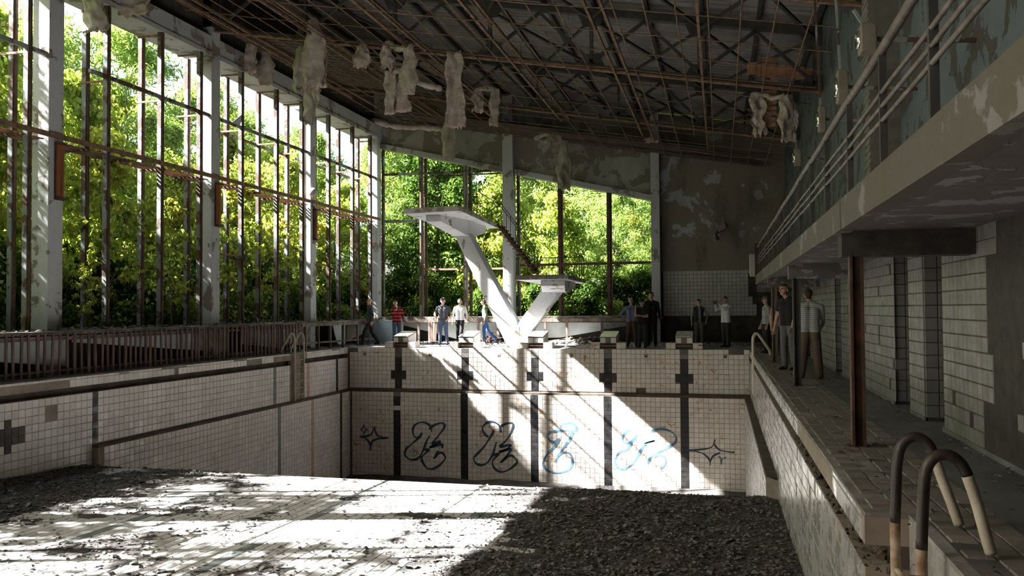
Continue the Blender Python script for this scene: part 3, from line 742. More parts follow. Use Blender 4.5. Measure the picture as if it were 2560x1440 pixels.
hbar(W, 957, 1258, 437, 425, T['rust_paint']); hbar(W, 957, 1052, 554, 552, T['rust_paint'], 0.12); hbar(W, 1052, 1258, 674, 671, T['rust'], 0.08); hbar(W, 1052, 1258, 443, 432, T['rust_paint'], 0.06, YW+0.75)
W = empty('window_7', (-5.5, YW, 1.06)); W['kind'] = 'structure'
for px in (1296,): vbar(W, px, T['rust_paint'], 0.12)
for px in (1401, 1523): vbar(W, px, T['rust_dark'], 0.20, YW+0.1, 0.2)
hbar(W, 1296, 1632, 663, 656, T['rust_dark'], 0.10)

# bench below the end windows
B = empty('end_bench', (-8, YW-0.7, 0)); tag(B, 'broken bench with pale panels and bare posts under the end windows', 'bench')
m = MB(); m.bar((-13.3, YW-0.74, 0.90), (-2.4, YW-0.74, 0.90), 0.05, 0.14); m.build('front_rail', T['wood'], B)
for px in (1047, 1195, 1245, 1363, 1417, 1505, 1588):
    x = at(px, 830, 1, YW-0.72).x; m = MB(); m.box(x-0.045, x+0.045, YW-0.76, YW-0.68, 0, 0.9); m.build('post', T['wood'], B)
for k, dx in enumerate((-0.13, -0.04, 0.05, 0.13)):
    x = at(1081, 830, 1, YW-0.8).x + dx; m = MB(); m.bar((x, YW-0.82, 0.02), (x+0.02*(k-1), YW-0.80, 0.88-0.04*k), 0.08, 0.04, (0,1,0)); m.build('loose_board', T['wood_red'] if k % 2 else T['wood'], B)
def pan(pts, mat):
    m = MB(); m.prism([Vector((at(a, b, 1, YW-0.45).x, YW-0.45, at(a, b, 1, YW-0.45).z)) for a, b in pts], (0, 0.03, 0)); m.build('panel', mat, B)
pan([(1003,806),(1003,812),(1085,832),(1085,806)], T['panel']); pan([(1086,806),(1086,832),(1150,850),(1250,850),(1250,806)], T['panel'])
pan([(1300,806),(1300,846),(1400,844),(1505,826),(1505,806)], T['panel']); pan([(1507,806),(1507,825),(1570,814),(1570,806)], T['plaster_lintel'])
# ------------------------------------------------------------------ right wall: tiled below, peeling blue paint above the balcony
g = MB(); rec = [(9.8, 10.62), (11.36, 12.35), (17.45, 18.33), (23.2, 24.2)]
edges = [-6.0] + [e for r_ in rec for e in r_] + [YW]
for a, b in zip(edges[0::2], edges[1::2]): g.box(XT, XT+0.45, a, b, 0, 2.2)
g.box(XT+0.45, XT+1.2, -6, YW, 0, 2.2)
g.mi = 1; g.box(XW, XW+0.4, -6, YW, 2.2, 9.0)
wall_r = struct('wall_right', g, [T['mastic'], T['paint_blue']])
cells = []; rnd = random.Random(61)
for i in range(int((26.5-6.9)/0.15)):
    y = 6.9 + (i+0.5)*0.15
    if any(a-0.02 < y < b+0.02 for a, b in rec): continue
    for r in range(14):
        z = 0.04 + (r+0.5)*0.148
        edge = 8.25 + (0.18 if r < 3 else 0) - (0.12 if 3 <= r < 6 else 0) - (0.35 if r > 11 else 0.0)
        if y < edge and not (rnd.random() < 0.035): continue
        if rnd.random() < 0.012: continue
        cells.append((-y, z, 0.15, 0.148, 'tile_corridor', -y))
for a, b in rec:                                                     # jambs facing the camera
    pass
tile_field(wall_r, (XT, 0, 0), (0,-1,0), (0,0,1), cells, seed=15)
cells = []
for a, b in rec:
    for r in range(14):
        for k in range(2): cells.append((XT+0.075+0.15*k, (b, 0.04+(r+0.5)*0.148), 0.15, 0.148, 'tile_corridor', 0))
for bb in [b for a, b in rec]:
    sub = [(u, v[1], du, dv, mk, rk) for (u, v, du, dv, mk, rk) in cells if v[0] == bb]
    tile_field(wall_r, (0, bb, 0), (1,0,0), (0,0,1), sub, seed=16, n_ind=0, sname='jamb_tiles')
for k, (a, b) in enumerate(rec):
    D_ = empty('door_%d' % (k+1), (XT+0.4, (a+b)/2, 0)); D_['kind'] = 'structure'
    m = MB(); m.box(XT+0.30, XT+0.42, a, a+0.07, 0, 2.05); m.build('door_jamb', T['wood'], D_)
    m = MB(); m.box(XT+0.30, XT+0.42, b-0.07, b, 0, 2.05); m.build('door_jamb', T['wood'], D_)
    m = MB(); m.box(XT+0.30, XT+0.42, a+0.07, b-0.07, 1.97, 2.05); m.build('door_lintel', T['wood'], D_)
    m = MB(); m.box(XT+0.40, XT+0.44, a+0.07, b-0.07, 0.01, 1.97); m.build('door_leaf', T['dark'], D_)
# baseboard
g = MB()
for a, b in zip(edges[0::2], edges[1::2]): g.box(XT-0.02, XT+0.02, max(a, 2), b, 0, 0.05)
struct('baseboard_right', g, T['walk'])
# wall behind the camera
g = MB(); g.box(-15.5, 3.2, -6.3, -6.0, -0.3, 11.5); struct('wall_near', g, T['plaster_far'])

# ------------------------------------------------------------------ roof
C_ = empty('ceiling', (-6, 15, 9)); C_['kind'] = 'structure'
m = MB(); X0r, X1r = -16.4, 3.6; per = 0.30; y = -6.5; prof = []
while y < YW+1.2:
    prof += [(y, 0.0), (y+0.10, 0.0), (y+0.14, 0.06), (y+0.26, 0.06)]; y += per
vs = [(X0r, a, zroof(X0r)+b+0.12) for a, b in prof] + [(X1r, a, zroof(X1r)+b+0.12) for a, b in prof]; n = len(prof)
m.add(vs, [(i, i+1, n+i+1, n+i) for i in range(n-1)])
m.mi = 1; m.add([(X0r,-6.5,zroof(X0r)+0.3),(X1r,-6.5,zroof(X1r)+0.3),(X1r,YW+1.2,zroof(X1r)+0.3),(X0r,YW+1.2,zroof(X0r)+0.3)], [(0,1,2,3)])
m.build('roof_sheet', [T['roof'], T['dark']], C_)
for k in range(13):
    x = -14.2 + k*1.385; z = zroof(x)
    m = MB(); m.box(x-0.04, x+0.04, -6, YW, z-0.06, z+0.12); m.build('purlin', T['steel'], C_)
rnd = random.Random(71)
for k in range(13):                                                  # old boards left on the frame near the end wall
    y = 30.7 + k*0.21; xa = -13.6 + rnd.uniform(0, 2.5); xb = 1.9 - rnd.uniform(0, 3) if rnd.random() < 0.7 else -6
    m = MB(); m.bar((xa, y, zlc(xa)+0.10), (xb, y, zlc(xb)+0.10), 0.17, 0.025); m.build('ceiling_board', T['board_dark'], C_)
for k in range(16):                                                  # boards left along the window side
    y = 21.9 + k*0.33; xb = -11.2 + rnd.uniform(0, 2.2)
    m = MB(); m.bar((-14.2, y, zlc(-14.2)+0.10), (xb, y, zlc(xb)+0.10), 0.26, 0.025); m.build('ceiling_board', T['board_dark'], C_)

# trusses
tl = {9.2: 'steel roof truss nearest the camera, mostly above the picture', 15.2: 'rusty roof truss crossing the very top of the picture', 21.2: 'rusty roof truss over the middle of the pool', 27.2: 'rusty roof truss over the far pool edge'}
for Y in (9.2, 15.2, 21.2, 27.2):
    Tr = empty('roof_truss', (-6, Y, zlc(-6))); tag(Tr, tl[Y], 'truss', 'roof trusses')
    xa, xb = XC+0.02, XW-0.04
    for s, nm in ((-0.06, 'bottom_chord'), (0.06, 'bottom_chord')):
        m = MB(); m.bar((xa, Y+s, zlc(xa)+0.06), (xb, Y+s, zlc(xb)+0.06), 0.07, 0.12); m.build(nm, T['steel'], Tr)
    m = MB(); m.bar((xa, Y-0.09, zlc(xa)-0.02), (xb, Y-0.09, zlc(xb)-0.02), 0.10, 0.05); m.build('rusty_flange', T['rust'], Tr)
    m = MB(); m.bar((xa, Y, zlc(xa)+1.52), (xb, Y, zlc(xb)+1.52), 0.20, 0.20); m.build('top_chord', T['steel'], Tr)
    nn = 6; xs = [xa+0.15 + (xb-xa-0.3)*i/nn for i in range(nn+1)]
    for i, x in enumerate(xs):
        m = MB(); m.bar((x, Y, zlc(x)+0.1), (x, Y, zlc(x)+1.45), 0.09, 0.09, (0,1,0)); m.build('vertical', T['steel'], Tr)
        for zz in (0.22, 1.34):
            m = MB(); a = 0.36; m.prism([(x-a, Y-0.012, zlc(x-a)+zz-0.12), (x+a, Y-0.012, zlc(x+a)+zz-0.12), (x+a*0.55, Y-0.012, zlc(x)+zz+0.2), (x-a*0.55, Y-0.012, zlc(x)+zz+0.2)] if zz < 1 else
                    [(x-a*0.55, Y-0.012, zlc(x)+zz-0.2), (x+a*0.55, Y-0.012, zlc(x)+zz-0.2), (x+a, Y-0.012, zlc(x+a)+zz+0.1), (x-a, Y-0.012, zlc(x-a)+zz+0.1)], (0, 0.024, 0)); m.build('gusset_plate', T['steel'], Tr)
        if i < nn:
            x2 = xs[i+1]; xm = (x+x2)/2
            m = MB(); m.bar((x, Y, zlc(x)+0.2), (xm, Y, zlc(xm)+1.4), 0.08, 0.09, (0,1,0)); m.build('diagonal', T['steel'], Tr)
            m = MB(); m.bar((xm, Y, zlc(xm)+1.4), (x2, Y, zlc(x2)+0.2), 0.08, 0.09, (0,1,0)); m.build('diagonal', T['steel'], Tr)
    
# cross bracing between trusses
Br = empty('roof_bracing', (-6, 24, 9)); tag(Br, 'dark crossed steel braces between the roof trusses', 'bracing')
for Y0 in (9.2, 15.2, 21.2, 27.2):
    for xa, xb in ((-11.5, -8.7), (-6.0, -3.2), (-3.2, -0.4), (-0.4, 2.3)):
        m = MB(); m.bar((xa, Y0, zlc(xa)+1.35), (xb, Y0+5.9, zlc(xb)+1.35), 0.07, 0.07); m.build('brace', T['steel'], Br)
        m = MB(); m.bar((xb, Y0, zlc(xb)+1.30), (xa, Y0+5.9, zlc(xa)+1.30), 0.07, 0.07); m.build('brace', T['steel'], Br)

# rusty grid of the lost suspended ceiling
G_ = empty('ceiling_grid', (-6, 20, zlc(-6))); tag(G_, 'rusty grid of thin rods left from the fallen ceiling, over the whole pool', 'ceiling grid')
rnd = random.Random(81); x = 1.70; i = 0
while x > -14.0:
    ya, yb = 4.0, 32.9
    if rnd.random() < 0.3: yb = rnd.uniform(24, 31)
    z = zlc(x)-0.06; ym = rnd.uniform(12, 26); sg = rnd.uniform(0, 0.07)
    m = MB(); pts = [(x+rnd.gauss(0,0.012), ya+(yb-ya)*t/10, z-sg*math.exp(-((ya+(yb-ya)*t/10-ym)/3)**2)) for t in range(11)]
    m.tube(pts, 0.0165, 5); m.build('grid_bar', T['rust'], G_)
    x -= 0.612; i += 1
y = 4.6
while y < 32.9:
    z0 = rnd.gauss(-0.085, 0.006); xa, xb = -13.9, 2.3
    if rnd.random() < 0.35: xa = rnd.uniform(-12, -8)
    m = MB(); pts = [(xa+(xb-xa)*t/8, y+rnd.gauss(0,0.03), zlc(xa+(xb-xa)*t/8)+z0+rnd.gauss(0,0.012)) for t in range(9)]
    m.tube(pts, 0.0125, 5); m.build('cross_rod', T['rust'], G_)
    y += 1.45 + rnd.gauss(0, 0.05)
for xx in (-2.4, -5.15, -7.9, -10.65, -13.3):
    for dx in (-0.16, 0.16):
        ya, yb = 4.0, 31.5 - rnd.uniform(0, 4)
        m = MB(); m.bar((xx+dx, ya, zlc(xx)-0.01), (xx+dx, yb, zlc(xx)-0.01), 0.055, 0.07); m.build('carrier_bar', T['rust'], G_)
for xx in (-0.35,):
    m = MB(); m.bar((xx, 4, zlc(xx)-0.01), (xx, 30.5, zlc(xx)-0.01), 0.055, 0.07); m.build('carrier_bar', T['rust'], G_)
for k in range(46):
    xx = rnd.uniform(-12, 2); yy = rnd.uniform(14, 30); z = zlc(xx)
    m = MB(); m.tube([(xx, yy, z-0.08), (xx+rnd.gauss(0,0.03), yy, z+rnd.uniform(0.2, 0.55))], 0.007, 4); m.build('hanger_wire', T['rust_dark'], G_)

# ------------------------------------------------------------------ torn insulation blankets
def blanket(Y, x0, x1, yt, yb, lab, fold=0.08, mat='insul', end='insul_end', seed=0, ragged=0.10, lean=0.0, quilt=0.15, twist=0.0):
    a = at(x0, yt, 1, Y); b = at(x1, yt, 1, Y); c = at((x0+x1)/2, yb, 1, Y)
    zt, zb = (a.z+b.z)/2, c.z; xm = (a.x+b.x)/2; hw = max(0.06, (b.x-a.x)/2); rnd = random.Random(seed+900)
    nu, nv = 10, max(8, int((zt-zb)/0.05)); th = 0.055
    P = [[], []]; ph = rnd.uniform(0, 6)
    for s in (0, 1):
        for j in range(nv+1):
            t = j/nv; zz = zt + (zb-zt)*t
            for i in range(nu+1):
                u = -1+2*i/nu
                wd = hw*(0.72+0.28*min(1, t*3))*(1+0.12*math.sin(t*7+ph))
                x = xm + u*wd*math.cos(twist*t) + lean*t + 0.10*noise.noise(Vector((t*4, seed, u*1.3))) + 0.03*noise.noise(Vector((t*14, seed, u*5)))
                yy = Y + fold*math.sin(u*2.6+ph+t*2)*0.9 + u*wd*math.sin(twist*t) + (0.10 if fold > 0.04 else 0.03)*noise.noise(Vector((u*2, t*5, seed+5))) + 0.035*noise.noise(Vector((u*6, t*16, seed+9)))
                if t > 0.9: zz2 = zz - ragged*noise.noise(Vector((u*4, seed, 1)))*(t-0.9)*10
                else: zz2 = zz
                pf = th*(0.55+0.45*abs(math.sin(t*(zt-zb)/quilt*math.pi*0.5)))*(1-0.55*abs(u)**3)
                P[s].append((x, yy + (pf if s else -pf), zz2))
    n = (nu+1); m = MB()
    for s in (0, 1):
        off = len(m.v); m.v += P[s]
        for j in range(nv):
            for i in range(nu):
                q = (off+j*n+i, off+j*n+i+1, off+(j+1)*n+i+1, off+(j+1)*n+i)
                m.f.append(q if s == 0 else q[::-1]); m.m.append(1 if j > nv-2 or i in (0, nu-1) and j % 3 == 0 else 0)
    o1 = n*(nv+1)
    for j in range(nv):
        for i in (0, nu):
            m.f.append((j*n+i, (j+1)*n+i, o1+(j+1)*n+i, o1+j*n+i)); m.m.append(1)
    for i in range(nu):
        m.f.append((nv*n+i, nv*n+i+1, o1+nv*n+i+1, o1+nv*n+i)); m.m.append(1)
    o = m.build('insulation_blanket', [T[mat], T[end]], None, smooth=True)
    tag(o, lab, 'insulation', 'torn insulation hanging from the roof'); return o
BL = [
 (16.15, 206, 262, -40, 78, 'grey insulation strip hanging into the sky at the top of the leftmost bay', 0.06, 'film', 1),
 (17.3, 300, 372, -30, 36, 'insulation fold lying over the head beam at the top left edge', 0.08, 'insul', 2),
 (22.6, 614, 642, 105, 180, 'short frayed insulation scrap left of the quilted one on the window beam', 0.06, 'insul', 3),
 (23.2, 646, 681, 130, 214, 'short square quilted insulation pad hanging before the window beam', 0.02, 'insul', 4),
 (20.4, 757, 806, 48, 220, 'largest shaggy insulation blanket hanging from the roof above the window columns', 0.12, 'insul', 5),
 (20.7, 800, 817, 90, 218, 'narrow straight insulation strip at the right edge of the largest blanket', 0.03, 'insul', 6),
 (20.9, 733, 768, 120, 228, 'olive film covered insulation lobe at the left edge of the largest blanket', 0.08, 'film', 7),
 (20.9, 758, 784, 200, 310, 'long translucent tail dangling below the largest blanket', 0.05, 'film', 8),
 (20.7, 783, 800, 190, 260, 'small ragged tail right of the long translucent tail', 0.05, 'film', 9),
 (20.9, 884, 921, 112, 168, 'small triangular insulation rag alone between the larger blankets', 0.07, 'insul', 10),
 (20.7, 952, 980, 105, 172, 'twisted insulation scrap at upper left of the central cluster', 0.07, 'insul', 11),
 (20.5, 1003, 1041, 112, 236, 'quilted insulation slab at right of the central cluster', 0.02, 'insul', 12),
 (21.0, 963, 988, 178, 286, 'narrow quilted strip hanging lowest at left of the central cluster', 0.03, 'insul', 13),
 (21.2, 990, 1026, 200, 280, 'quilted pad at bottom right of the central cluster', 0.02, 'insul', 14),
 (20.8, 1117, 1160, 128, 318, 'long crumpled insulation blanket hanging left of the roof centre', 0.10, 'insul', 15),
 (27.0, 1106, 1136, 280, 400, 'long olive strip hanging before the end windows under the crumpled blanket', 0.04, 'film', 16),
 (24.4, 1182, 1208, 225, 280, 'short left leg of the insulation arch', 0.05, 'insul', 17),
 (24.4, 1225, 1247, 222, 314, 'longer right leg of the insulation arch', 0.04, 'insul', 18),
 (31.0, 1362, 1402, 334, 362, 'bundled insulation rag where the long end-wall strip begins', 0.12, 'insul', 19),
 (31.2, 1392, 1424, 352, 472, 'long twisted strip hanging over the end window right of the platform', 0.08, 'film', 20),
 (30.0, 1612, 1648, 344, 356, 'small white scrap lodged in the grid above the end-wall column', 0.06, 'insul', 21),
 (21.6, 1876, 1913, 232, 336, 'pale bag shaped insulation piece at right, left of its twin', 0.06, 'insul', 22),
 (21.4, 1948, 1992, 238, 352, 'pale bag shaped insulation piece nearest the balcony wall', 0.08, 'insul', 23)]
for (Y, x0, x1, yt, yb, lab, fo, mt, sd_) in BL:
    blanket(Y, x0, x1, yt, yb, lab, fo, mt, 'insul_end' if mt == 'insul' else 'film', sd_, quilt=0.16 if fo < 0.04 else 0.4, ragged=0.05 if fo < 0.04 else 0.22, twist=0.5 if sd_ in (11, 20, 15) else 0.0)
def roll(pts, r, lab, seed):
    P = catmull(pts, 6); rnd = random.Random(seed); m = MB()
    m.tube(P, [r*(0.75+0.5*rnd.random()) for _ in P], 8); tag(m.build('insulation_roll', T['insul'], None, smooth=True), lab, 'insulation', 'torn insulation hanging from the roof')
def slr(px, py, Y): q = at(px, py, 1, Y); return q
roll([slr(610,112,24.2), slr(650,122,24.0), slr(700,130,23.8), slr(750,122,23.6)], 0.11, 'insulation roll sagging along the window beam beside the largest blanket', 1)
roll([slr(978,112,20.8), slr(1000,122,20.7), slr(1018,116,20.6)], 0.09, 'insulation roll joining the tops of the central cluster', 2)
roll([slr(985,180,21), slr(1010,178,21.0), slr(1045,205,21.0), slr(1070,214,21.0), slr(1103,222,21.0)], 0.08, 'thin insulation roll trailing to the right of the central cluster', 3)
roll([slr(1190,226,24.4), slr(1215,220,24.4), slr(1240,226,24.4)], 0.09, 'top of the insulation arch hanging from the grid', 4)
roll([slr(938,302,32.6), slr(975,312,32.7), slr(1015,318,32.7), slr(1060,318,32.7), slr(1104,322,32.8)], 0.13, 'insulation roll lying along the top of the end wall', 5)
roll([slr(1890,236,21.6), slr(1915,238,21.6), slr(1930,246,21.6), slr(1962,238,21.5)], 0.06, 'insulation roll linking the two pale bags', 6)
roll([slr(1336,348,31), slr(1362,336,31), slr(1385,345,31)], 0.10, 'insulation wing left of the bundled rag at the end wall', 7)

# ------------------------------------------------------------------ balcony on the right
Bl = empty('balcony', (1.8, 14, 2.1)); tag(Bl, 'stained concrete spectator balcony along the right wall', 'balcony')
SB, STp, XE, YE = 2.10, 2.34, 1.10, 26.9
m = MB(); m.box(XE+0.14, XW, -6, YE, SB, STp); m.build('slab', T['soffit'], Bl)
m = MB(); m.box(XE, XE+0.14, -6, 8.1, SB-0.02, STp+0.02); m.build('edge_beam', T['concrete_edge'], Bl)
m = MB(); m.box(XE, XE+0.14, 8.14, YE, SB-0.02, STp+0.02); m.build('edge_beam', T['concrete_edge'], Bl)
for k, y in enumerate((2.3, 8.5, 14.8, 21.0, 26.7)):
    m = MB(); m.box(XE+0.06, XT+0.3, y, y+0.3, 1.85, SB); m.build('cross_beam', T['mastic'] if k == 1 else T['soffit'], Bl)
for k, (x, y, lab) in enumerate(((1.29, 8.55, 'rusty dark steel post under the balcony nearest the camera'), (1.28, 14.85, 'pale edged steel post under the balcony in front of the striped polo person'), (1.30, 21.1, 'thin steel post under the balcony farthest in, beyond the far ladder rail'))):
    P_ = empty('balcony_post', (x, y, 0)); tag(P_, lab, 'post', 'posts under the balcony')
    mt = [T['rust_dark'], T['steel'], T['wood']][k]
    for s in (-1, 1):
        m = MB(); m.box(x+s*0.05-0.012, x+s*0.05+0.012, y-0.06, y+0.06, 0, 1.86); m.build('flange', mt, P_)
    m = MB(); m.box(x-0.04, x+0.04, y-0.012, y+0.012, 0, 1.86); m.build('web', mt, P_)
    m = MB(); m.box(x-0.1, x+0.1, y-0.09, y+0.09, 0, 0.015); m.build('base_plate', mt, P_)
# railing
Rl = empty('balcony_railing', (1.15, 14, STp)); tag(Rl, 'long balcony railing of one thick and three thin peeling tubes', 'railing')
m = MB(); m.tube([(1.15, y, 3.21+0.01*math.sin(y*1.7)) for y in range(-4, 27)], 0.034, 8); m.build('top_rail', T['rail'], Rl, smooth=True)
for z in (2.90, 2.80, 2.70):
    m = MB(); m.tube([(1.15, y, z+0.006*math.sin(y*2.1+z*9)) for y in range(-4, 27)], 0.017, 6); m.build('mid_rail', T['rail'], Rl, smooth=True)
for y in (1.9, 3.4, 4.91, 6.34, 7.88, 9.5, 11.0, 12.5, 14.0, 15.5, 17.0, 18.5, 20.0, 21.5, 23.0, 24.5, 25.9):
    m = MB(); m.box(1.135, 1.185, y-0.02, y+0.02, STp, 3.19); m.build('baluster', T['steel'], Rl)
m = MB(); m.box(1.08, 1.20, 26.5, 26.62, STp-0.2, 3.35); m.build('end_post', T['rust_dark'], Rl)
m = MB(); q = at(1885, 645, 1, 27.0); m.box(q.x-0.14, q.x+0.16, 26.88, 27.2, 2.34, 3.05)
tag(m.build('white_cabinet', T['white_box'], None, bevel=0.02), 'small whitish box fixed at the far end of the balcony', 'box')
# floodlights under the roof above the balcony
for k, (px, py, wd, ht, Y, lab) in enumerate(((2165,95,44,66,9.0,'big beige floodlight with round chrome reflector at the top right'), (2103,215,30,75,11.5,'second beige floodlight along the upper right wall'), (2053,296,20,58,14.0,'third beige floodlight along the upper right wall'), (1992,392,18,40,20.0,'fourth beige floodlight hanging low before the corner'))):
    q = at(px, py, 1, Y); sc = Y/2043.0; L_ = empty('floodlight', (q.x, Y, q.z)); tag(L_, lab, 'floodlight', 'floodlights on the right wall')
    hw, hh = wd*sc*0.5, ht*sc*0.5
    m = MB(); m.prism([(q.x-hw*0.6, Y-0.06, q.z-hh), (q.x+hw, Y-0.06, q.z-hh), (q.x+hw, Y-0.06, q.z+hh*0.75), (q.x+hw*0.6, Y-0.06, q.z+hh), (q.x-hw*0.6, Y-0.06, q.z+hh)], (0, 0.22, 0)); m.build('housing', T['lamp_box'], L_, bevel=0.015)
    m = MB(); n = 14
    cx = q.x-hw*0.62; r0 = hh*0.62
    ring1 = [(cx, Y+0.05+r0*0.85*math.cos(6.283*t/n), q.z+r0*math.sin(6.283*t/n)) for t in range(n)]; ring2 = [(cx-0.03, Y+0.05+r0*0.8*math.cos(6.283*t/n), q.z+r0*0.94*math.sin(6.283*t/n)) for t in range(n)]
    m.add(ring1+ring2+[(cx+0.03, Y+0.05, q.z)], [(t, (t+1)%n, n+(t+1)%n, n+t) for t in range(n)]+[(n+t, n+(t+1)%n, 2*n) for t in range(n)]); m.build('reflector', T['chrome'], L_, smooth=True)
    m = MB(); m.bar((q.x, Y+0.05, q.z+hh*0.9), (q.x-hw*1.1, Y+0.05, zlc(q.x)-0.05 if Y > 9.5 else q.z+hh*2.2), 0.03, 0.03); m.build('bracket', T['rust_paint'], L_)
    m = MB(); m.bar((q.x+hw*0.4, Y+0.05, q.z), (XW, Y+0.05, q.z-0.1), 0.04, 0.04); m.build('arm', T['rust_paint'], L_)
# ribbed duct running up the right wall
q0 = at(2085, 200, 1, 12.6); D0 = empty('ventilation_duct', (2.35, 12.7, 2.4)); tag(D0, 'tall ribbed grey duct standing against the upper right wall behind the floodlights', 'duct')
m = MB(); m.box(2.12, XW, 12.55, 12.95, 2.34, 6.1); m.build('casing', T['duct'], D0)
for k in range(34):
    m = MB(); m.box(2.105, 2.12, 12.55, 12.95, 2.4+k*0.108, 2.45+k*0.108); m.build('rib', T['duct'], D0)
m = MB(); m.box(2.05, XW, 12.5, 13.0, 6.1, 6.2); m.build('cap', T['insul'], D0)
# terracotta infill panels near the roof edge
Tb = empty('block_panel', (1.3, 21.4, 6.9)); tag(Tb, 'row of orange hollow clay blocks above the roof truss by the right wall', 'block panel')
for k in range(7):
    x = 0.75+k*0.235; m = MB(); m.box(x, x+0.22, 21.5, 21.6, zlc(x)+0.38, zlc(x)+0.66); m.build('block', T['terracotta'], Tb)
Tb = empty('wooden_lattice', (0.8, 21.8, 6.6)); tag(Tb, 'reddish slatted wooden panel hanging behind the two pale insulation bags', 'slatted panel')
for k in range(13):
    z = at(1925, 150+k*13.5, 1, 21.9).z; xa, xb = at(1902+0.4*k, 200, 1, 21.9).x, at(1945-0.7*k, 200, 1, 21.9).x
    m = MB(); m.box(xa, xb, 21.85, 21.89, z-0.045, z+0.045); m.build('slat', T['terracotta'], Tb)
m = MB(); m.box(xa-0.03, xa, 21.9, 21.94, at(1925, 320, 1, 21.9).z, at(1925, 145, 1, 21.9).z); m.build('batten', T['wood'], Tb)
# broken lamp on the solid end wall
q = at(1806, 578, 1, YW-0.15); Lq = empty('wall_floodlight', (q.x, YW-0.15, q.z)); tag(Lq, 'broken dark floodlight on the stained solid end wall', 'floodlight')
m = MB(); m.prism([(q.x-0.14,YW-0.3,q.z-0.05),(q.x+0.16,YW-0.3,q.z+0.12),(q.x+0.10,YW-0.3,q.z+0.34),(q.x-0.20,YW-0.3,q.z+0.18)], (0,0.25,0)); m.build('housing', T['lamp_box'], Lq, bevel=0.02)
m = MB(); m.tube([(q.x-0.1,YW-0.2,q.z+0.05),(q.x-0.25,YW-0.2,q.z-0.1),(q.x-0.2,YW-0.22,q.z-0.35)], [0.06,0.05,0.08], 8); m.build('hood', T['rail_black'], Lq)

# ------------------------------------------------------------------ diving platform
def P2(px, py, Y): q = at(px, py, 1, Y); return Vector((q.x, Y, q.z))
DP = empty('diving_platform', (-7.1, 28.6, 0)); tag(DP, 'white peeling concrete V shaped diving platform with two boards and rusty stairs', 'diving platform')
YP = 28.25
def vpoly(name, pxs, Y, dep, mat, bev=0.015):
    m = MB(); m.prism([P2(a, b, Y) for a, b in pxs], (0, dep, 0)); return m.build(name, mat, DP, bevel=bev)
m = MB(); a = P2(1262, 866, YP); b = P2(1336, 866, YP); m.box(a.x, b.x, YP-0.05, YP+0.85, 0, 0.06); m.build('plinth', T['platform_edge'], DP)
vpoly('left_arm', [(1268,866),(1300,866),(1300,815),(1292,812),(1190,620),(1168,580),(1128,580),(1140,596)], YP, 0.72, T['platform'])
vpoly('right_arm', [(1299,866),(1322,866),(1322,842),(1330,822),(1404,722),(1356,722),(1296,808)], YP, 0.72, T['platform'])
ZU, ZLo = 4.76, 2.50
FL, FR = at(1008,522,2,ZU), at(1150,514,2,ZU); BRr = FR + Vector((-0.34, 6.0, 0)); BLl = FL + Vector((-0.3, 5.8, 0))
m = MB(); m.prism([FL, FR, BRr, BLl], (0,0,-0.17)); m.m = [1, 0, 1, 1, 1, 1]; m.build('upper_board', [T['platform'], T['platform_edge']], DP, bevel=0.012)
# tapered bracket under the upper board
q = P2(1083, 540, 26.3); bx = P2(1150, 588, YP).x
def taper(name, xc0, xc1, y0, y1, y2, w0, zt, z0, z1, z2):
    m = MB(); S_ = []
    for (xc, y, zb) in ((xc0, y0, z0), (xc1, y1, z1), (xc1, y1+0.72, z1), (xc1+0.02, y2, z2)):
        S_ += [(xc-w0, y, zt), (xc+w0, y, zt), (xc+w0, y, zb), (xc-w0, y, zb)]
    fs = [(0,1,2,3), (15,14,13,12)]
    for i in range(3):
        for k in range(4): fs.append((i*4+k, (i+1)*4+k, (i+1)*4+(k+1)%4, i*4+(k+1)%4))
    m.add(S_, fs); m.build(name, T['platform'], DP, bevel=0.01)
zt = ZU-0.17; za = P2(1150, 590, YP).z
taper('upper_bracket', q.x, bx+0.02, 26.3, YP, 30.6, 0.27, zt, zt-0.22, za, zt-0.25)
FL2, FR2 = at(1287,688,2,ZLo), at(1420,686,2,ZLo); BR2 = FR2 + Vector((-0.15, 4.6, 0)); BL2 = FL2 + Vector((-0.2, 4.6, 0))
m = MB(); m.prism([FL2, FR2, BR2, BL2], (0,0,-0.15)); m.build('lower_board', T['platform_edge'], DP, bevel=0.012)
m = MB(); m.prism([v+Vector((0.02 if k in (0,3) else -0.02, 0.02 if k < 2 else -0.02, -0.15)) for k, v in enumerate((FL2, FR2, BR2, BL2))], (0,0,-0.012)); m.build('lower_board_soffit', T['platform'], DP)
zt2 = ZLo-0.162; q2 = P2(1382, 712, 27.1); b2 = P2(1384, 730, YP)
taper('lower_bracket', q2.x, b2.x, 27.1, YP, 30.2, 0.42, zt2, zt2-0.20, b2.z, zt2-0.15)
# rusty stairs between the boards
Y0s = 30.2; s0 = P2(1338, 684, Y0s); s1 = P2(1243, 560, Y0s); nst = 13
St = MB(); St.bar(s0, s1, 0.04, 0.09); Stair = St.build('staircase', T['rust_dark'], DP); tag(Stair, 'rusty open stair between the boards')
St = MB(); St.bar(s0+Vector((0,0.6,0)), s1+Vector((0,0.6,0)), 0.04, 0.09); St.build('stringer', T['rust_dark'], Stair)
for k in range(nst):
    t = (k+0.5)/nst; c = s0.lerp(s1, t); m = MB(); m.box(c.x-0.15, c.x+0.13, Y0s-0.03, Y0s+0.63, c.z-0.02, c.z+0.02); m.build('stair_tread', T['rust'], Stair)
def rail(pts, posts, r=0.016, mat='rust_dark', base=None):
    m = MB(); m.tube(pts, r, 5); rr_ = m.build('railing', T[mat], DP)
    for a, b in posts: m = MB(); m.tube([a, b], r*0.8, 5); m.build('railing_post', T[mat], rr_)
H_ = Vector((0,0,0.85))
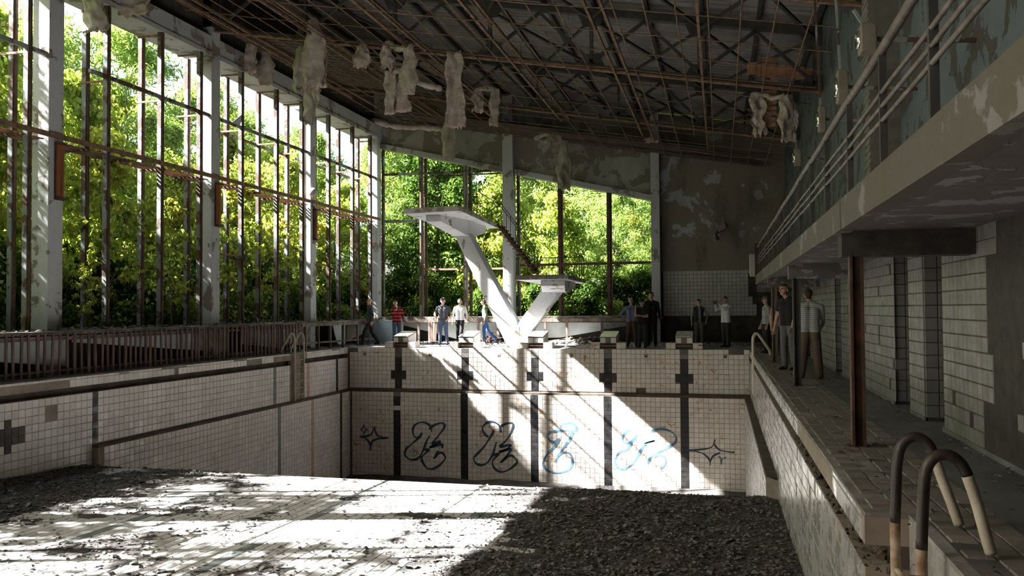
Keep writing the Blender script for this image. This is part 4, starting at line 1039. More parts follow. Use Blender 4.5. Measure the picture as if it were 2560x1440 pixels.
for yy in (0.0, 0.6):
    a = s0+Vector((0,yy,0)); b = s1+Vector((0,yy,0))
    rail([a+H_, b+H_], [(a.lerp(b, t), a.lerp(b, t)+H_) for t in (0.02, 0.25, 0.5, 0.75, 0.98)])
ue = [FR.lerp(BRr, t) + Vector((-0.04,0,0)) for t in (0.42, 0.56, 0.70, 0.84, 0.98)]
rail([v+H_ for v in ue], [(v, v+H_) for v in ue]); rail([v+H_*0.45 for v in ue], [])
ul = [FL.lerp(BLl, t) + Vector((0.04,0,0)) for t in (0.42, 0.56, 0.70, 0.84, 0.98)]
rail([v+H_ for v in ul], [(v, v+H_) for v in ul])
rail([ul[-1]+H_, ue[-1]+H_], [(ul[-1].lerp(ue[-1], t), ul[-1].lerp(ue[-1], t)+H_) for t in (0.33, 0.66)])
lr = [FR2.lerp(BR2, t) + Vector((-0.05,0,0)) for t in (0.40, 0.55, 0.70, 0.85, 0.98)]
rail([v+H_ for v in lr], [(v, v+H_) for v in lr])
ll = [BL2 + Vector((0.1,-0.1,0)), BR2 + Vector((-0.05,-0.1,0))]
rail([ll[0]+H_, ll[1]+H_], [(ll[0].lerp(ll[1], t), ll[0].lerp(ll[1], t)+H_) for t in (0.0, 0.2, 0.4)])
lm = [FL2.lerp(BL2, t) + Vector((0.06,0,0)) for t in (0.45, 0.65, 0.9)]
rail([v+H_ for v in lm], [(v, v+H_) for v in lm])
q = P2(1115, 533, 26.2); m = MB(); m.tube([q, q+Vector((0,0,-0.12)), q+Vector((0.03,0,-0.17)), q+Vector((0,0,-0.2)), q+Vector((-0.03,0,-0.16))], 0.008, 5); m.build('hook', T['rust_dark'], DP)

# ------------------------------------------------------------------ starting blocks
nums = [('first tiled starting block at the left, browned front', (978,1022), 846, (957,1048), 0), ('second tiled starting block with its sloped top in full sun', (1147,1188), 843, (1126,1213), 0),
        ('third tiled starting block beside the foot of the diving platform', (1321,1366), 842, (1298,1387), 1), ('fourth tiled starting block before the three standing persons', (1504,1545), 843, (1482,1570), 1),
        ('fifth tiled starting block at the right with a small red sticker', (1692,1735), 842, (1670,1757), 1)]
for k, (lab, (pa, pb), _, (sa, sb), _d) in enumerate(nums):
    cx = LANES[k] + (0.05 if k == 0 else 0.0)
    Bk = empty('starting_block', (cx, YF+0.6, 0)); tag(Bk, lab, 'starting block', 'starting blocks along the far pool edge')
    y0, y1 = YF+0.12, YF+0.95; zf0, zb0 = 0.40, 0.56; hw = 0.27
    m = MB(); m.prism([(cx-hw, y0, 0.17), (cx-hw, y0-0.04, zf0), (cx-hw, y1, zb0), (cx-hw, y1, 0.0), (cx-hw, y0+0.08, 0.0), (cx-hw, y0+0.08, 0.17)], (2*hw, 0, 0)); m.build('body', T['grout'], Bk)
    m = MB(); m.prism([(cx-hw-0.005, y0-0.05, zf0), (cx-hw-0.005, y1, zb0), (cx-hw-0.005, y1, zb0+0.02), (cx-hw-0.005, y0-0.05, zf0+0.02)], (2*hw+0.01, 0, 0)); m.build('sloped_top', T['tile_white'], Bk, bevel=0.004)
    for i in range(3):
        m = MB(); xx = cx-hw+0.01+i*(2*hw-0.01)/3; m.box(xx, xx+(2*hw-0.03)/3, y0-0.035, y0-0.02, 0.20, zf0-0.01); m.build('tile', T['tile_far'] if i != 1 else T['tile_fade'], Bk)
    for i in range(5):
        for s in (-1, 1):
            m = MB(); yy = y0+0.02+i*0.16; x_ = cx+s*hw; zz = zf0 + (zb0-zf0)*(yy-y0)/(y1-y0); m.box(x_-0.006, x_+0.006, yy, yy+0.15, 0.18, zz-0.01); m.build('tile', T['tile_far'], Bk)
    m = MB(); m.box(cx-hw, cx+hw, y0+0.02, y0+0.08, 0.09, 0.115); m.build('lip', T['tile_pink'], Bk)
    for s in (-1, 1):
        xa = cx+s*(hw+0.01); xb = cx+s*(hw+0.32); x0_, x1_ = min(xa, xb), max(xa, xb)
        m = MB(); m.box(x0_, x1_, YF+0.05, YF+0.45, 0, 0.20); Sd = m.build('side_step', T['grout'], Bk)
        for i in range(2):
            xx = x0_+0.005+i*0.155; m = MB(); m.box(xx, xx+0.145, YF+0.038, YF+0.05, 0.01, 0.155); m.build('tile', T['tile_far'], Sd)
            m = MB(); m.box(xx, xx+0.145, YF+0.038, YF+0.05, 0.16, 0.195); m.build('tile', T['tile_far'], Sd)
        for i in range(2):
            for j in range(2):
                m = MB(); m.box(x0_+0.005+i*0.155, x0_+0.15+i*0.155, YF+0.06+j*0.19, YF+0.24+j*0.19, 0.20, 0.21); m.build('tile', T['tile_white'], Sd)
        x_ = max(x0_, x1_); 
        for j in range(2):
            m = MB(); m.box(x_, x_+0.01, YF+0.06+j*0.19, YF+0.24+j*0.19, 0.01, 0.195); m.build('tile', T['tile_far'], Sd)
    if k == 4:
        m = MB(); m.box(cx+hw+0.2, cx+hw+0.31, YF+0.03, YF+0.038, 0.12, 0.16); m.build('sticker', T['mark_red'], Bk)

# ------------------------------------------------------------------ ladders
def arch(x_pool, x_deck, y, ztop, zlow, r, mats, La, xo=0.0, split=None):
    xs = [(x_pool, zlow), (x_pool, -0.3), (x_pool, ztop-0.30)]
    xm = (x_pool+x_deck)/2
    n = 9; w0 = abs(x_deck-x_pool)*0.36; sgn = 1 if x_deck > x_pool else -1
    pts = [(x_pool, y, zlow), (x_pool, y, -0.3), (x_pool, y, ztop-0.28)]
    c = x_pool + sgn*w0*0.62
    for k in range(1, n):
        t = math.pi*k/n*0.86; pts.append((c - sgn*w0*0.62*math.cos(t), y, ztop-0.20+0.20*math.sin(t)))
    pts += [(x_deck-sgn*0.02, y, 0.15), (x_deck, y, 0.0)]
    P = catmull(pts, 4)
    if split is None:
        m = MB(); m.tube(P, r, 10); m.build('rail', mats, La, smooth=True)
    else:
        segs = {}
        for i in range(len(P)-1):
            segs.setdefault(split(P[i], i/len(P)), [])
        cur = None; run = []
        for i in range(len(P)):
            kx = split(P[i], i/len(P))
            if kx != cur and run:
                run.append(P[i]); m = MB(); m.tube(run, r*(1.02 if cur else 1), 12); m.build('rail_length', mats[cur], La, smooth=True); run = [P[i]]
            else: run.append(P[i])
            cur = kx
        if len(run) > 1: m = MB(); m.tube(run, r, 12); m.build('rail_length', mats[cur], La, smooth=True)
La = empty('pool_ladder', (0.95, 5.2, 0)); tag(La, 'near pool ladder with black taped arches over cream painted tubes', 'ladder', 'pool ladders')
def sp1(q, t): return 0 if q.z < -0.35 else (2 if q.z < 0.0 and t < .4 else 1 if t < 0.66 else 0)
def pxarch(Y, pts, r, mats, La, split):
    Q = [P2(a, b, Y) for a, b in pts]; P = [Vector((Q[0].x, Y, -1.15)), Vector((Q[0].x, Y, -0.5))] + Q
    P = catmull(P, 5); cur = None; run = []
    for i, q in enumerate(P):
        kx = split(q, i/len(P))
        if kx != cur and run:
            run.append(q); m = MB(); m.tube(run, r*(1.03 if cur == 1 else 1), 12); m.build('rail_length', mats[cur], La, smooth=True); run = [q]
        else: run.append(q)
        cur = kx
    m = MB(); m.tube(run, r, 12); m.build('rail_length', mats[cur], La, smooth=True)
def sp1(q, t): return (2 if q.z < -0.02 else 1) if t < 0.72 else 0
MT = [T['rail_cream'], T['rail_black'], T['rail_rusty']]
pxarch(5.5, [(2238,1330),(2240,1240),(2243,1160),(2252,1118),(2270,1097),(2290,1092),(2312,1102),(2330,1125),(2342,1160),(2358,1205),(2380,1262),(2398,1312)], 0.0305, MT, La, sp1)
pxarch(4.9, [(2304,1400),(2306,1300),(2310,1215),(2318,1168),(2336,1143),(2360,1136),(2386,1145),(2408,1168),(2424,1205),(2442,1258),(2462,1330),(2478,1385)], 0.0305, MT, La, sp1)
for z in (-0.25, -0.5, -0.75, -1.0):
    m = MB(); m.tube([(P2(2304,1400,4.9).x, 4.9, z), (P2(2238,1330,5.5).x, 5.5, z)], 0.016, 8); m.build('rung', T['rail_rusty'], La)
La = empty('pool_ladder', (0.95, 24.2, 0)); tag(La, 'distant pale ladder rails at the right pool edge near the far corner', 'ladder', 'pool ladders')
for y in (23.9, 24.45): arch(0.90, 1.36, y, 0.62, -1.1, 0.032, T['rail_cream'], La)
for z in (-0.3, -0.55, -0.8):
    m = MB(); m.tube([(0.9, 23.9, z), (0.9, 24.45, z)], 0.016, 8); m.build('rung', T['rail_rusty'], La)
La = empty('pool_ladder', (-13.1, 23.7, 0)); tag(La, 'pale pink ladder set into the left pool wall near the far corner', 'ladder', 'pool ladders')
for y in (23.42, 24.0): arch(-13.05, -13.52, y, 0.62, -1.5, 0.033, T['rail_cream'], La)
for k in range(6):
    z = -0.22-k*0.22; m = MB(); m.tube([(-13.05, 23.42, z), (-13.05, 24.0, z)], 0.018, 8); m.build('rung', T['rail_rusty'], La)
m = MB(); m.box(-13.12-0.10, XL+0.004, 23.30, 24.12, -1.48, -0.02); m.build('recess', T['mortar'], La)

# loose boards and rubble on the far deck
rnd = random.Random(91)
for k, (px, lab) in enumerate(((1395, 'splintered board lying on rubble right of the diving platform'), (1440, 'short bleached plank leaning on the rubble by the end bench'), (1225, 'narrow board lying behind the olive jacketed person'), (1130, 'flat board lying behind the cap wearing person'), (1350, 'broken batten lying against the third starting block'))):
    q = at(px, 845, 1, 31.6 - 0.25*k); a = rnd.uniform(-0.3, 0.3); ln = rnd.uniform(0.6, 1.0)
    m = MB(); m.bar((q.x-ln*math.cos(a), q.y-ln*math.sin(a), 0.05), (q.x+ln*math.cos(a), q.y+ln*math.sin(a), 0.12+0.2*rnd.random()), 0.10, 0.025)
    tag(m.build('loose_board', T['wood'], None), lab, 'board', 'loose boards on the far deck')
for k, (px, Y, sx, hh, lab) in enumerate(((1430, 31.4, 0.8, 0.22, 'heap of pale plaster rubble under the end window right of the platform'), (1500, 31.8, 0.8, 0.35, 'dark rubble heap below the end bench'), (1225, 32.2, 0.4, 0.5, 'reddish brown pile of broken boards behind the olive jacketed person'))):
    q = at(px, 850, 1, Y); m = MB(); n = 130 
    for i in range(n):
        r_ = math.sqrt(rnd.random()); t = rnd.uniform(0, 6.28); x = q.x+sx*r_*math.cos(t); y = Y+0.4*r_*math.sin(t); s = rnd.uniform(0.03, 0.10)
        c = Vector((x, y, hh*(1-r_)*rnd.random()+s*0.4)); u = Vector((rnd.uniform(-1,1), rnd.uniform(-1,1), rnd.uniform(-.5,.5))).normalized()*s; v = u.cross(Vector((rnd.uniform(-1,1), rnd.uniform(-1,1), 1))).normalized()*s*0.7; w_ = u.cross(v).normalized()*s*0.3
        m.add([c-u-v-w_, c+u-v-w_, c+u+v-w_, c-u+v-w_, c-u-v+w_, c+u-v+w_, c+u+v+w_, c-u+v+w_], [(0,3,2,1),(4,5,6,7),(0,1,5,4),(1,2,6,5),(2,3,7,6),(3,0,4,7)])
    o = m.build('rubble_heap', [T['insul'], T['chips_dark'], T['wood_red']][k], None); tag(o, lab, 'rubble', kind='stuff')

# ------------------------------------------------------------------ people: each body one continuous surface
def cloth(name, c, rough=0.9): return m_noise(name, tuple(x*0.8 for x in c), c, 12, rough, 0.15)
def m_stripe(name, c1, c2, axis, scale, duty=0.5, c3=None):
    m, n, l, b = new_mat(name); g = n.new('ShaderNodeTexCoord'); s = n.new('ShaderNodeSeparateXYZ'); l.new(g.outputs['Object'], s.inputs[0])
    def band(ax, sc):
        mu = n.new('ShaderNodeMath'); mu.operation = 'MULTIPLY'; mu.inputs[1].default_value = sc; l.new(s.outputs[ax], mu.inputs[0])
        f = n.new('ShaderNodeMath'); f.operation = 'FRACT'; l.new(mu.outputs[0], f.inputs[0])
        q = n.new('ShaderNodeMath'); q.operation = 'LESS_THAN'; q.inputs[1].default_value = duty; l.new(f.outputs[0], q.inputs[0]); return q.outputs[0]
    c = mixc(n, l, band(axis, scale), c1, c2)
    if c3: c = mixc(n, l, band(0, scale*0.8), c, c3)
    l.new(c, b.inputs['Base Color']); b.inputs['Roughness'].default_value = 0.9; return m
SKIN = m_noise('skin', (0.42,0.24,0.17), (0.52,0.31,0.23), 10, 0.6, 0.05)
HAIR = {'black': cloth('hair_black', (0.012,0.010,0.009)), 'brown': cloth('hair_brown', (0.05,0.028,0.016)), 'grey': cloth('hair_grey', (0.22,0.20,0.18))}
SHOE = cloth('shoe_dark', (0.02,0.02,0.022)); EYE = m_noise('eye_dark', (0.01,0.01,0.01), (0.02,0.015,0.012), 5, 0.3, 0)

def capsule(mb, a, b, ra, rb, n=10, k=4):
    a = Vector(a); b = Vector(b); d = b-a; L = d.length
    d = d/L if L > 1e-6 else Vector((0,0,1)); x = d.cross(Vector((0.3,0.9,0.1))).normalized(); y = d.cross(x)
    rings = []
    for i in range(k+1):
        t = -math.pi/2 + (math.pi/2)*i/k; rings.append((a + d*(ra*math.sin(t)), ra*math.cos(t)))
    for i in range(k+1):
        t = (math.pi/2)*i/k; rings.append((b + d*(rb*math.sin(t)), rb*math.cos(t)))
    vs = []; 
    for c, r in rings:
        r = max(r, 1e-4); vs += [c + (x*math.cos(6.2832*j/n) + y*math.sin(6.2832*j/n))*r for j in range(n)]
    fs = [(i*n+j, i*n+(j+1)%n, (i+1)*n+(j+1)%n, (i+1)*n+j) for i in range(len(rings)-1) for j in range(n)]
    fs += [tuple(range(n-1,-1,-1)), tuple((len(rings)-1)*n+j for j in range(n))]
    mb.add(vs, fs)

def person(loc, H, face, lab, shirt, pants, hair='brown', arms=None, legs=None, lean=0.0, head=(0,0), sleeve='long', build=1.0, cap=None, hemz=0.90, look=0.0, bald=False, vest=None, wide=1.0, grp='visitors standing around the pool'):
    """local frame: x to the person's left, -y forward; face = turn about z; sizes for 1.75 m, scaled to H"""
    arms = arms or {}; legs = legs or {}; S_ = H/1.75; ml = lean
    def tor(x, y, z):                                 # lean the trunk forward about the hips
        dz = z-0.95; return Vector((x, y - dz*math.sin(ml), 0.95 + dz*math.cos(ml)))
    prims = []; bw = build
    def cap_(a, b, ra, rb, mk): prims.append((Vector(a), Vector(b), ra, rb, mk))
    sh = 'shirt'
    for s in (-1, 1):
        cap_(tor(s*0.075*bw, 0.0, 1.30), tor(s*0.065*bw, 0.0, 1.05), 0.105*bw, 0.10*bw, sh)
        cap_(tor(s*0.145*bw, 0.01, 1.405), tor(s*0.05, 0.01, 1.44), 0.062, 0.07, sh)
        cap_(tor(s*0.07*bw, 0.005, 1.05), (s*0.07*bw, 0.005, 0.93), 0.102*bw, 0.106*bw, sh if hemz < 0.95 else 'pants')
        hip = Vector((s*0.088, 0.0, 0.90)); foot = legs.get(s, (s*0.11, 0.0, 0.0)); foot = Vector(foot)
        knee = legs.get(('k', s)); ank = foot + Vector((0, 0.03, 0.085))
        knee = Vector(knee) if knee else hip.lerp(ank, 0.48) + Vector((0, -0.03, 0))
        cap_(hip, knee, 0.096*bw, 0.072*wide, 'pants'); cap_(knee, ank, 0.072*wide, 0.060*wide, 'pants')
        cap_(hip+Vector((0,0.03,0.02)), hip+Vector((0,0.03,-0.08)), 0.095*bw, 0.085*bw, 'pants')
        cap_(ank+Vector((0,0.02,-0.045)), ank+Vector((s*0.015, -0.15, -0.052)), 0.040, 0.034, 'shoe')
        sd0 = tor(s*0.185*bw, 0.01, 1.40); el, wr = arms.get(s, ((s*0.24, 0.02, 1.12), (s*0.25, -0.07, 0.88))); el = Vector(el); wr = Vector(wr)
        mid = sd0.lerp(el, 0.62)
        cap_(sd0, mid, 0.060, 0.054, sh); cap_(mid, el, 0.048, 0.041, sh if sleeve == 'long' else 'skin')
        fm = el.lerp(wr, 0.72); cap_(el, fm, 0.043, 0.036, sh if sleeve == 'long' else 'skin'); cap_(fm, wr, 0.030, 0.026, sh if sleeve == 'long' else 'skin')
        d = (wr-el).normalized(); cap_(wr, wr+d*0.075, 0.030, 0.034, 'skin')
    nk = tor(0, 0.01, 1.47); hc = tor(head[0], -0.025+head[1], 1.645)
    cap_(nk, hc + Vector((0, 0.015, -0.06)), 0.052, 0.05, 'skin')
    cap_(hc+Vector((0,0.02,0.035)), hc+Vector((0,-0.012,-0.01)), 0.088, 0.080, 'skin'); cap_(hc+Vector((0,-0.02,-0.03)), hc+Vector((0,-0.035,-0.085)), 0.068, 0.042, 'skin')
    rl = Matrix.Rotation(look, 3, 'Z')
    mb = MB()
    for a, b, ra, rb, mk in prims: capsule(mb, a, b, ra, rb)
    me = mb.mesh('body_src', SKIN); ob = bpy.data.objects.new('body_src', me); col.objects.link(ob)
    rm = ob.modifiers.new('r', 'REMESH'); rm.mode = 'VOXEL'; rm.voxel_size = 0.016; rm.use_smooth_shade = True
    sm = ob.modifiers.new('s', 'SMOOTH'); sm.factor = 0.5; sm.iterations = 4
    dg = bpy.context.evaluated_depsgraph_get(); ev = ob.evaluated_get(dg); m2 = bpy.data.meshes.new_from_object(ev)
    nv = len(m2.vertices); co = np.empty(nv*3); m2.vertices.foreach_get('co', co); co = co.reshape(-1, 3)
    nf = len(m2.polygons); cen = np.empty(nf*3); m2.polygons.foreach_get('center', cen); cen = cen.reshape(-1, 3)
    F = [tuple(p.vertices) for p in m2.polygons]
    bpy.data.objects.remove(ob); bpy.data.meshes.remove(me); bpy.data.meshes.remove(m2)
    best = np.full(nf, 1e9); lab_i = np.zeros(nf, int); keys = ['skin', 'shirt', 'pants', 'shoe', 'hair', 'vest']
    for a, b, ra, rb, mk in prims:
        A = np.array(a); d = np.array(b)-A; t = np.clip(((cen-A)@d)/max(d@d, 1e-9), 0, 1)
        dist = np.linalg.norm(cen-(A+t[:,None]*d), axis=1) - (ra+(rb-ra)*t)
        k = dist < best; best[k] = dist[k]; lab_i[k] = keys.index(mk)
    hz = np.array(hc); rel = cen-hz
    sh_m = (lab_i == 1) & (cen[:,2] < hemz) & (np.abs(cen[:,0]) < 0.2); lab_i[sh_m] = 2
    pm = (lab_i == 2) & (cen[:,2] > hemz); lab_i[pm] = 1
    if vest is not None:
        vm = (lab_i == 1) & (np.abs(cen[:,0]) > 0.045) & (np.abs(cen[:,0]) < 0.20) & (cen[:,2] > 0.9); lab_i[vm] = 5
    hm = (lab_i == 0) & (rel[:,2] > -0.09) & ((rel[:,2] > 0.055) | (rel[:,1] > 0.035)) & (np.linalg.norm(rel, axis=1) < 0.2)
    if not bald: lab_i[hm] = 4
    elif hair: lab_i[hm & (rel[:,2] < 0.03)] = 4
    out = MB(); out.v = [tuple(x) for x in co]; out.f = F; out.m = [int(x) for x in lab_i]
    # face and fingers
    out.mi = 0
    capsule(out, hc+Vector((0,-0.085,0.0)), hc+Vector((0,-0.108,-0.028)), 0.010, 0.016, 6, 2)
    for s in (-1, 1):
        capsule(out, hc+Vector((s*0.086,0.012,-0.005)), hc+Vector((s*0.086,0.020,-0.035)), 0.016, 0.012, 6, 2)
    out.mi = 6
    for s in (-1, 1): capsule(out, hc+Vector((s*0.032,-0.083,0.006)), hc+Vector((s*0.036,-0.083,0.006)), 0.009, 0.009, 6, 2)
    capsule(out, hc+Vector((-0.02,-0.082,-0.062)), hc+Vector((0.02,-0.082,-0.062)), 0.006, 0.006, 6, 2)
    out.mi = 4
    for s in (-1, 1): capsule(out, hc+Vector((s*0.018,-0.088,0.026)), hc+Vector((s*0.052,-0.078,0.026)), 0.006, 0.005, 6, 2)
    out.mi = 0
    for s in (-1, 1):
        el, wr = arms.get(s, ((s*0.24, 0.02, 1.12), (s*0.25, -0.07, 0.88))); el = Vector(el); wr = Vector(wr)
        d = (wr-el).normalized(); side = d.cross(Vector((s,0.25,0.1))).normalized(); nrm = side.cross(d).normalized()*(-s)
        for k, (o_, ln) in enumerate(((-0.030, 0.066), (-0.010, 0.078), (0.011, 0.072), (0.031, 0.056))):
            p0 = wr + d*0.085 + side*o_; p1 = p0 + d*ln*0.5 + nrm*0.006; p2 = p1 + d*ln*0.42 + nrm*0.022
            capsule(out, p0, p1, 0.0095, 0.0088, 6, 2); capsule(out, p1, p2, 0.0088, 0.0075, 6, 2)
        t0 = wr + d*0.03 + side*0.030; capsule(out, t0, t0 + d*0.045 + side*0.024, 0.011, 0.009, 6, 2); capsule(out, t0 + d*0.045 + side*0.024, t0 + d*0.075 + side*0.026, 0.009, 0.008, 6, 2)
    out.v = [(x*S_, y*S_, z*S_) for x, y, z in out.v]
    o = out.build('person', [SKIN, shirt, pants, SHOE, HAIR[hair or 'grey'], vest or shirt, EYE], None, smooth=True)
    o.location = (loc[0], loc[1], 0.0); o.rotation_euler = (0, 0, face)
    tag(o, lab, 'person', grp)
    if cap is not None:
        c = MB(); n = 12; hq = hc*S_; rg = []
        for i in range(5):
            t = (math.pi/2)*i/4; rg.append([(hq.x+0.098*S_*math.cos(t)*math.cos(6.2832*j/n), hq.y+(0.012+0.108*math.cos(t)*math.sin(6.2832*j/n))*S_, hq.z+(0.045+0.095*math.sin(t))*S_) for j in range(n)])
        c.add([q for r in rg for q in r], [(i*n+j, i*n+(j+1)%n, (i+1)*n+(j+1)%n, (i+1)*n+j) for i in range(4) for j in range(n)])
        c.prism([(hq.x-0.075*S_, hq.y-0.07*S_, hq.z+0.045*S_), (hq.x+0.075*S_, hq.y-0.07*S_, hq.z+0.045*S_), (hq.x+0.05*S_, hq.y-0.18*S_, hq.z+0.03*S_), (hq.x-0.05*S_, hq.y-0.18*S_, hq.z+0.03*S_)], (0, 0, 0.012*S_))
        co_ = c.mesh('cap', cap, True); k = bpy.data.objects.new('cap', co_); col.objects.link(k); k.parent = o
    return o
def gx(px, py, Y): return at(px, py, 1, Y).x
navy = cloth('cloth_navy', (0.035,0.04,0.055)); black = cloth('cloth_black', (0.010,0.010,0.012)); denim = cloth('cloth_denim', (0.045,0.075,0.13)); blued = cloth('cloth_blue_denim', (0.05,0.12,0.32))
white = cloth('cloth_white', (0.74,0.74,0.78)); olive = cloth('cloth_olive', (0.20,0.20,0.14)); bluesh = cloth('cloth_blue_shirt', (0.18,0.20,0.36)); brown = cloth('cloth_brown', (0.10,0.07,0.045)); grey = cloth('cloth_grey', (0.12,0.12,0.125))
charc = cloth('cloth_charcoal', (0.05,0.055,0.065)); pink = cloth('cloth_pink', (0.42,0.16,0.24)); lgrey = cloth('cloth_light_grey', (0.26,0.27,0.27)); khaki = cloth('cloth_khaki', (0.16,0.14,0.12)); dgreen = cloth('cloth_vest', (0.025,0.032,0.030))
redstr = m_stripe('cloth_red_black', (0.01,0.008,0.008), (0.42,0.02,0.025), 2, 7.5, 0.5, None); greystr = m_stripe('cloth_grey_stripe', (0.30,0.31,0.30), (0.17,0.18,0.18), 2, 26, 0.3)
plaid = m_stripe('cloth_check', (0.20,0.24,0.25), (0.32,0.36,0.37), 2, 18, 0.4, (0.22,0.26,0.27))

D_ = math.radians
def legs(lx, ly, rx, ry): return {1: (lx, ly, 0), -1: (rx, ry, 0)}
person((gx(925,862,29.75), 29.75), 1.80, D_(-62), 'bald person in dark clothes striding left beside the corner column', navy, black, None, bald=True,
       arms={1: ((0.24,0.10,1.13), (0.26,0.06,0.88)), -1: ((-0.24,-0.02,1.12), (-0.25,-0.12,0.90))}, legs={1: (0.10,-0.32,0), -1: (-0.10,0.30,0), ('k',1): (0.09,-0.22,0.50), ('k',-1): (-0.09,0.08,0.47)}, hemz=0.84)
person((gx(992,860,30.6), 30.6), 1.74, D_(25), 'person in a red and black banded jacket leaning behind the first starting block', redstr, denim, 'brown', lean=0.12, head=(-0.06,-0.02),
       arms={1: ((0.27,0.03,1.13), (0.25,-0.08,0.88)), -1: ((-0.20,-0.10,1.18), (-0.06,-0.24,1.34))}, hemz=0.86)
person((gx(1108,862,29.9), 29.9), 1.80, D_(8), 'person in a dark printed tee shirt, jeans and cap with hands at the hips', charc, denim, 'brown', sleeve='short', cap=grey,
       arms={1: ((0.33,0.05,1.14), (0.22,-0.09,0.98)), -1: ((-0.33,0.04,1.14), (-0.25,-0.12,1.06))}, legs=legs(0.15,0,-0.13,0.02), build=1.08)
person((gx(1150,856,31.2), 31.2), 1.78, D_(10), 'dark haired person in a bright white shirt and black trousers walking toward the pool', white, black, 'black',
       arms={1: ((0.27,0.03,1.13), (0.28,-0.06,0.89)), -1: ((-0.27,0.03,1.13), (-0.27,-0.05,0.90))}, legs={1: (0.08,-0.20,0), -1: (-0.10,0.12,0)}, hemz=0.92, build=1.04)
person((gx(1213,855,31.6), 31.6), 1.76, D_(-78), 'person in an olive jacket and bright blue jeans walking left before the platform leg', olive, blued, 'brown',
       arms={1: ((0.22,0.06,1.12), (0.22,-0.02,0.87)), -1: ((-0.22,0.0,1.12), (-0.22,-0.10,0.90))}, legs={1: (0.09,-0.05,0), -1: (-0.09,0.42,0), ('k',-1): (-0.09,0.10,0.50)}, lean=0.06)
person((gx(1579,868,28.8), 28.8), 1.72, D_(8), 'person in a blue shirt and brown trousers with elbows spread wide', bluesh, brown, 'grey', bald=True,
       arms={1: ((0.30,0.06,1.13), (0.17,-0.10,1.02)), -1: ((-0.40,0.08,1.16), (-0.17,-0.04,0.98))}, legs=legs(0.17,0,-0.14,0), hemz=0.93)
person((gx(1606,870,28.45), 28.45), 1.66, D_(-15), 'person in a black tee shirt with crossed bare arms and a raised hand', black, navy, 'black', sleeve='short', cap=navy,
       arms={1: ((0.22,-0.06,1.13), (0.0,-0.20,1.16)), -1: ((-0.22,-0.10,1.14), (-0.17,-0.20,1.40))}, hemz=0.84)
person((gx(1630,866,29.3), 29.3), 1.92, D_(0), 'tall person in black standing behind the group at the white end column', black, black, 'brown', hemz=0.86)
person((gx(1748,866,29.6), 29.6), 1.66, D_(12), 'person in a dark vest over a checked shirt standing before the end wall tiles', plaid, khaki, 'black', vest=dgreen,
       arms={1: ((0.34,0.08,1.16), (0.28,0.02,0.94)), -1: ((-0.27,0.02,1.12), (-0.27,-0.04,0.88))})
photog = person((gx(1815,868,29.0), 29.0), 1.74, D_(-48), 'person in a loose white shirt holding up a camera near the end wall', white, navy, 'brown',
       arms={1: ((0.20,-0.24,1.30), (0.06,-0.36,1.50)), -1: ((-0.22,-0.24,1.26), (-0.06,-0.38,1.50))}, hemz=0.86, build=1.06)
c, s = math.cos(D_(-48)), math.sin(D_(-48)); lx, ly = 0.0, -0.47
m = MB(); kx, ky = photog.location.x + lx*c - ly*s, photog.location.y + lx*s + ly*c; m.box(-0.07, 0.07, -0.02, 0.02, -0.04, 0.04); m.tube([(0,-0.02,0),(0,-0.05,0)], 0.025, 10)
o = m.build('camera_body', T['rail_black'], None, bevel=0.006); o.location = (kx, ky, 1.53); o.rotation_euler = (0,0,D_(-48)); tag(o, 'small black camera held up by the person in the white shirt', 'camera')
person((gx(1917,880,25.3), 25.3), 1.68, D_(-70), 'person in a pale jacket half hidden behind the rusty frame under the balcony', lgrey, black, 'brown', cap=grey)
person((gx(1951,880,22.6), 22.6), 1.66, D_(165), 'person in a pink shirt with a dark shoulder strap under the balcony', pink, grey, 'black', sleeve='short')
person((gx(1972,921,18.6), 18.6), 1.86, D_(-40), 'person in a black tee shirt looking down behind the pale edged post', black, grey, 'brown', sleeve='short', head=(0,-0.06),
       arms={1: ((0.22,-0.05,1.12), (0.20,-0.16,0.88)), -1: ((-0.24,-0.02,1.12), (-0.25,-0.10,0.87))}, lean=0.08)
person((gx(2027,949,16.4), 16.4), 1.72, D_(172), 'person in a grey striped polo and dark wide trousers seen from behind', greystr, brown, 'brown', lean=0.22, head=(0.03,-0.05), sleeve='long', build=1.12,
       arms={1: ((0.23,-0.16,1.10), (0.16,-0.32,0.96)), -1: ((-0.24,-0.14,1.10), (-0.18,-0.30,0.96))}, legs=legs(0.17,0,-0.16,-0.02), wide=1.28)

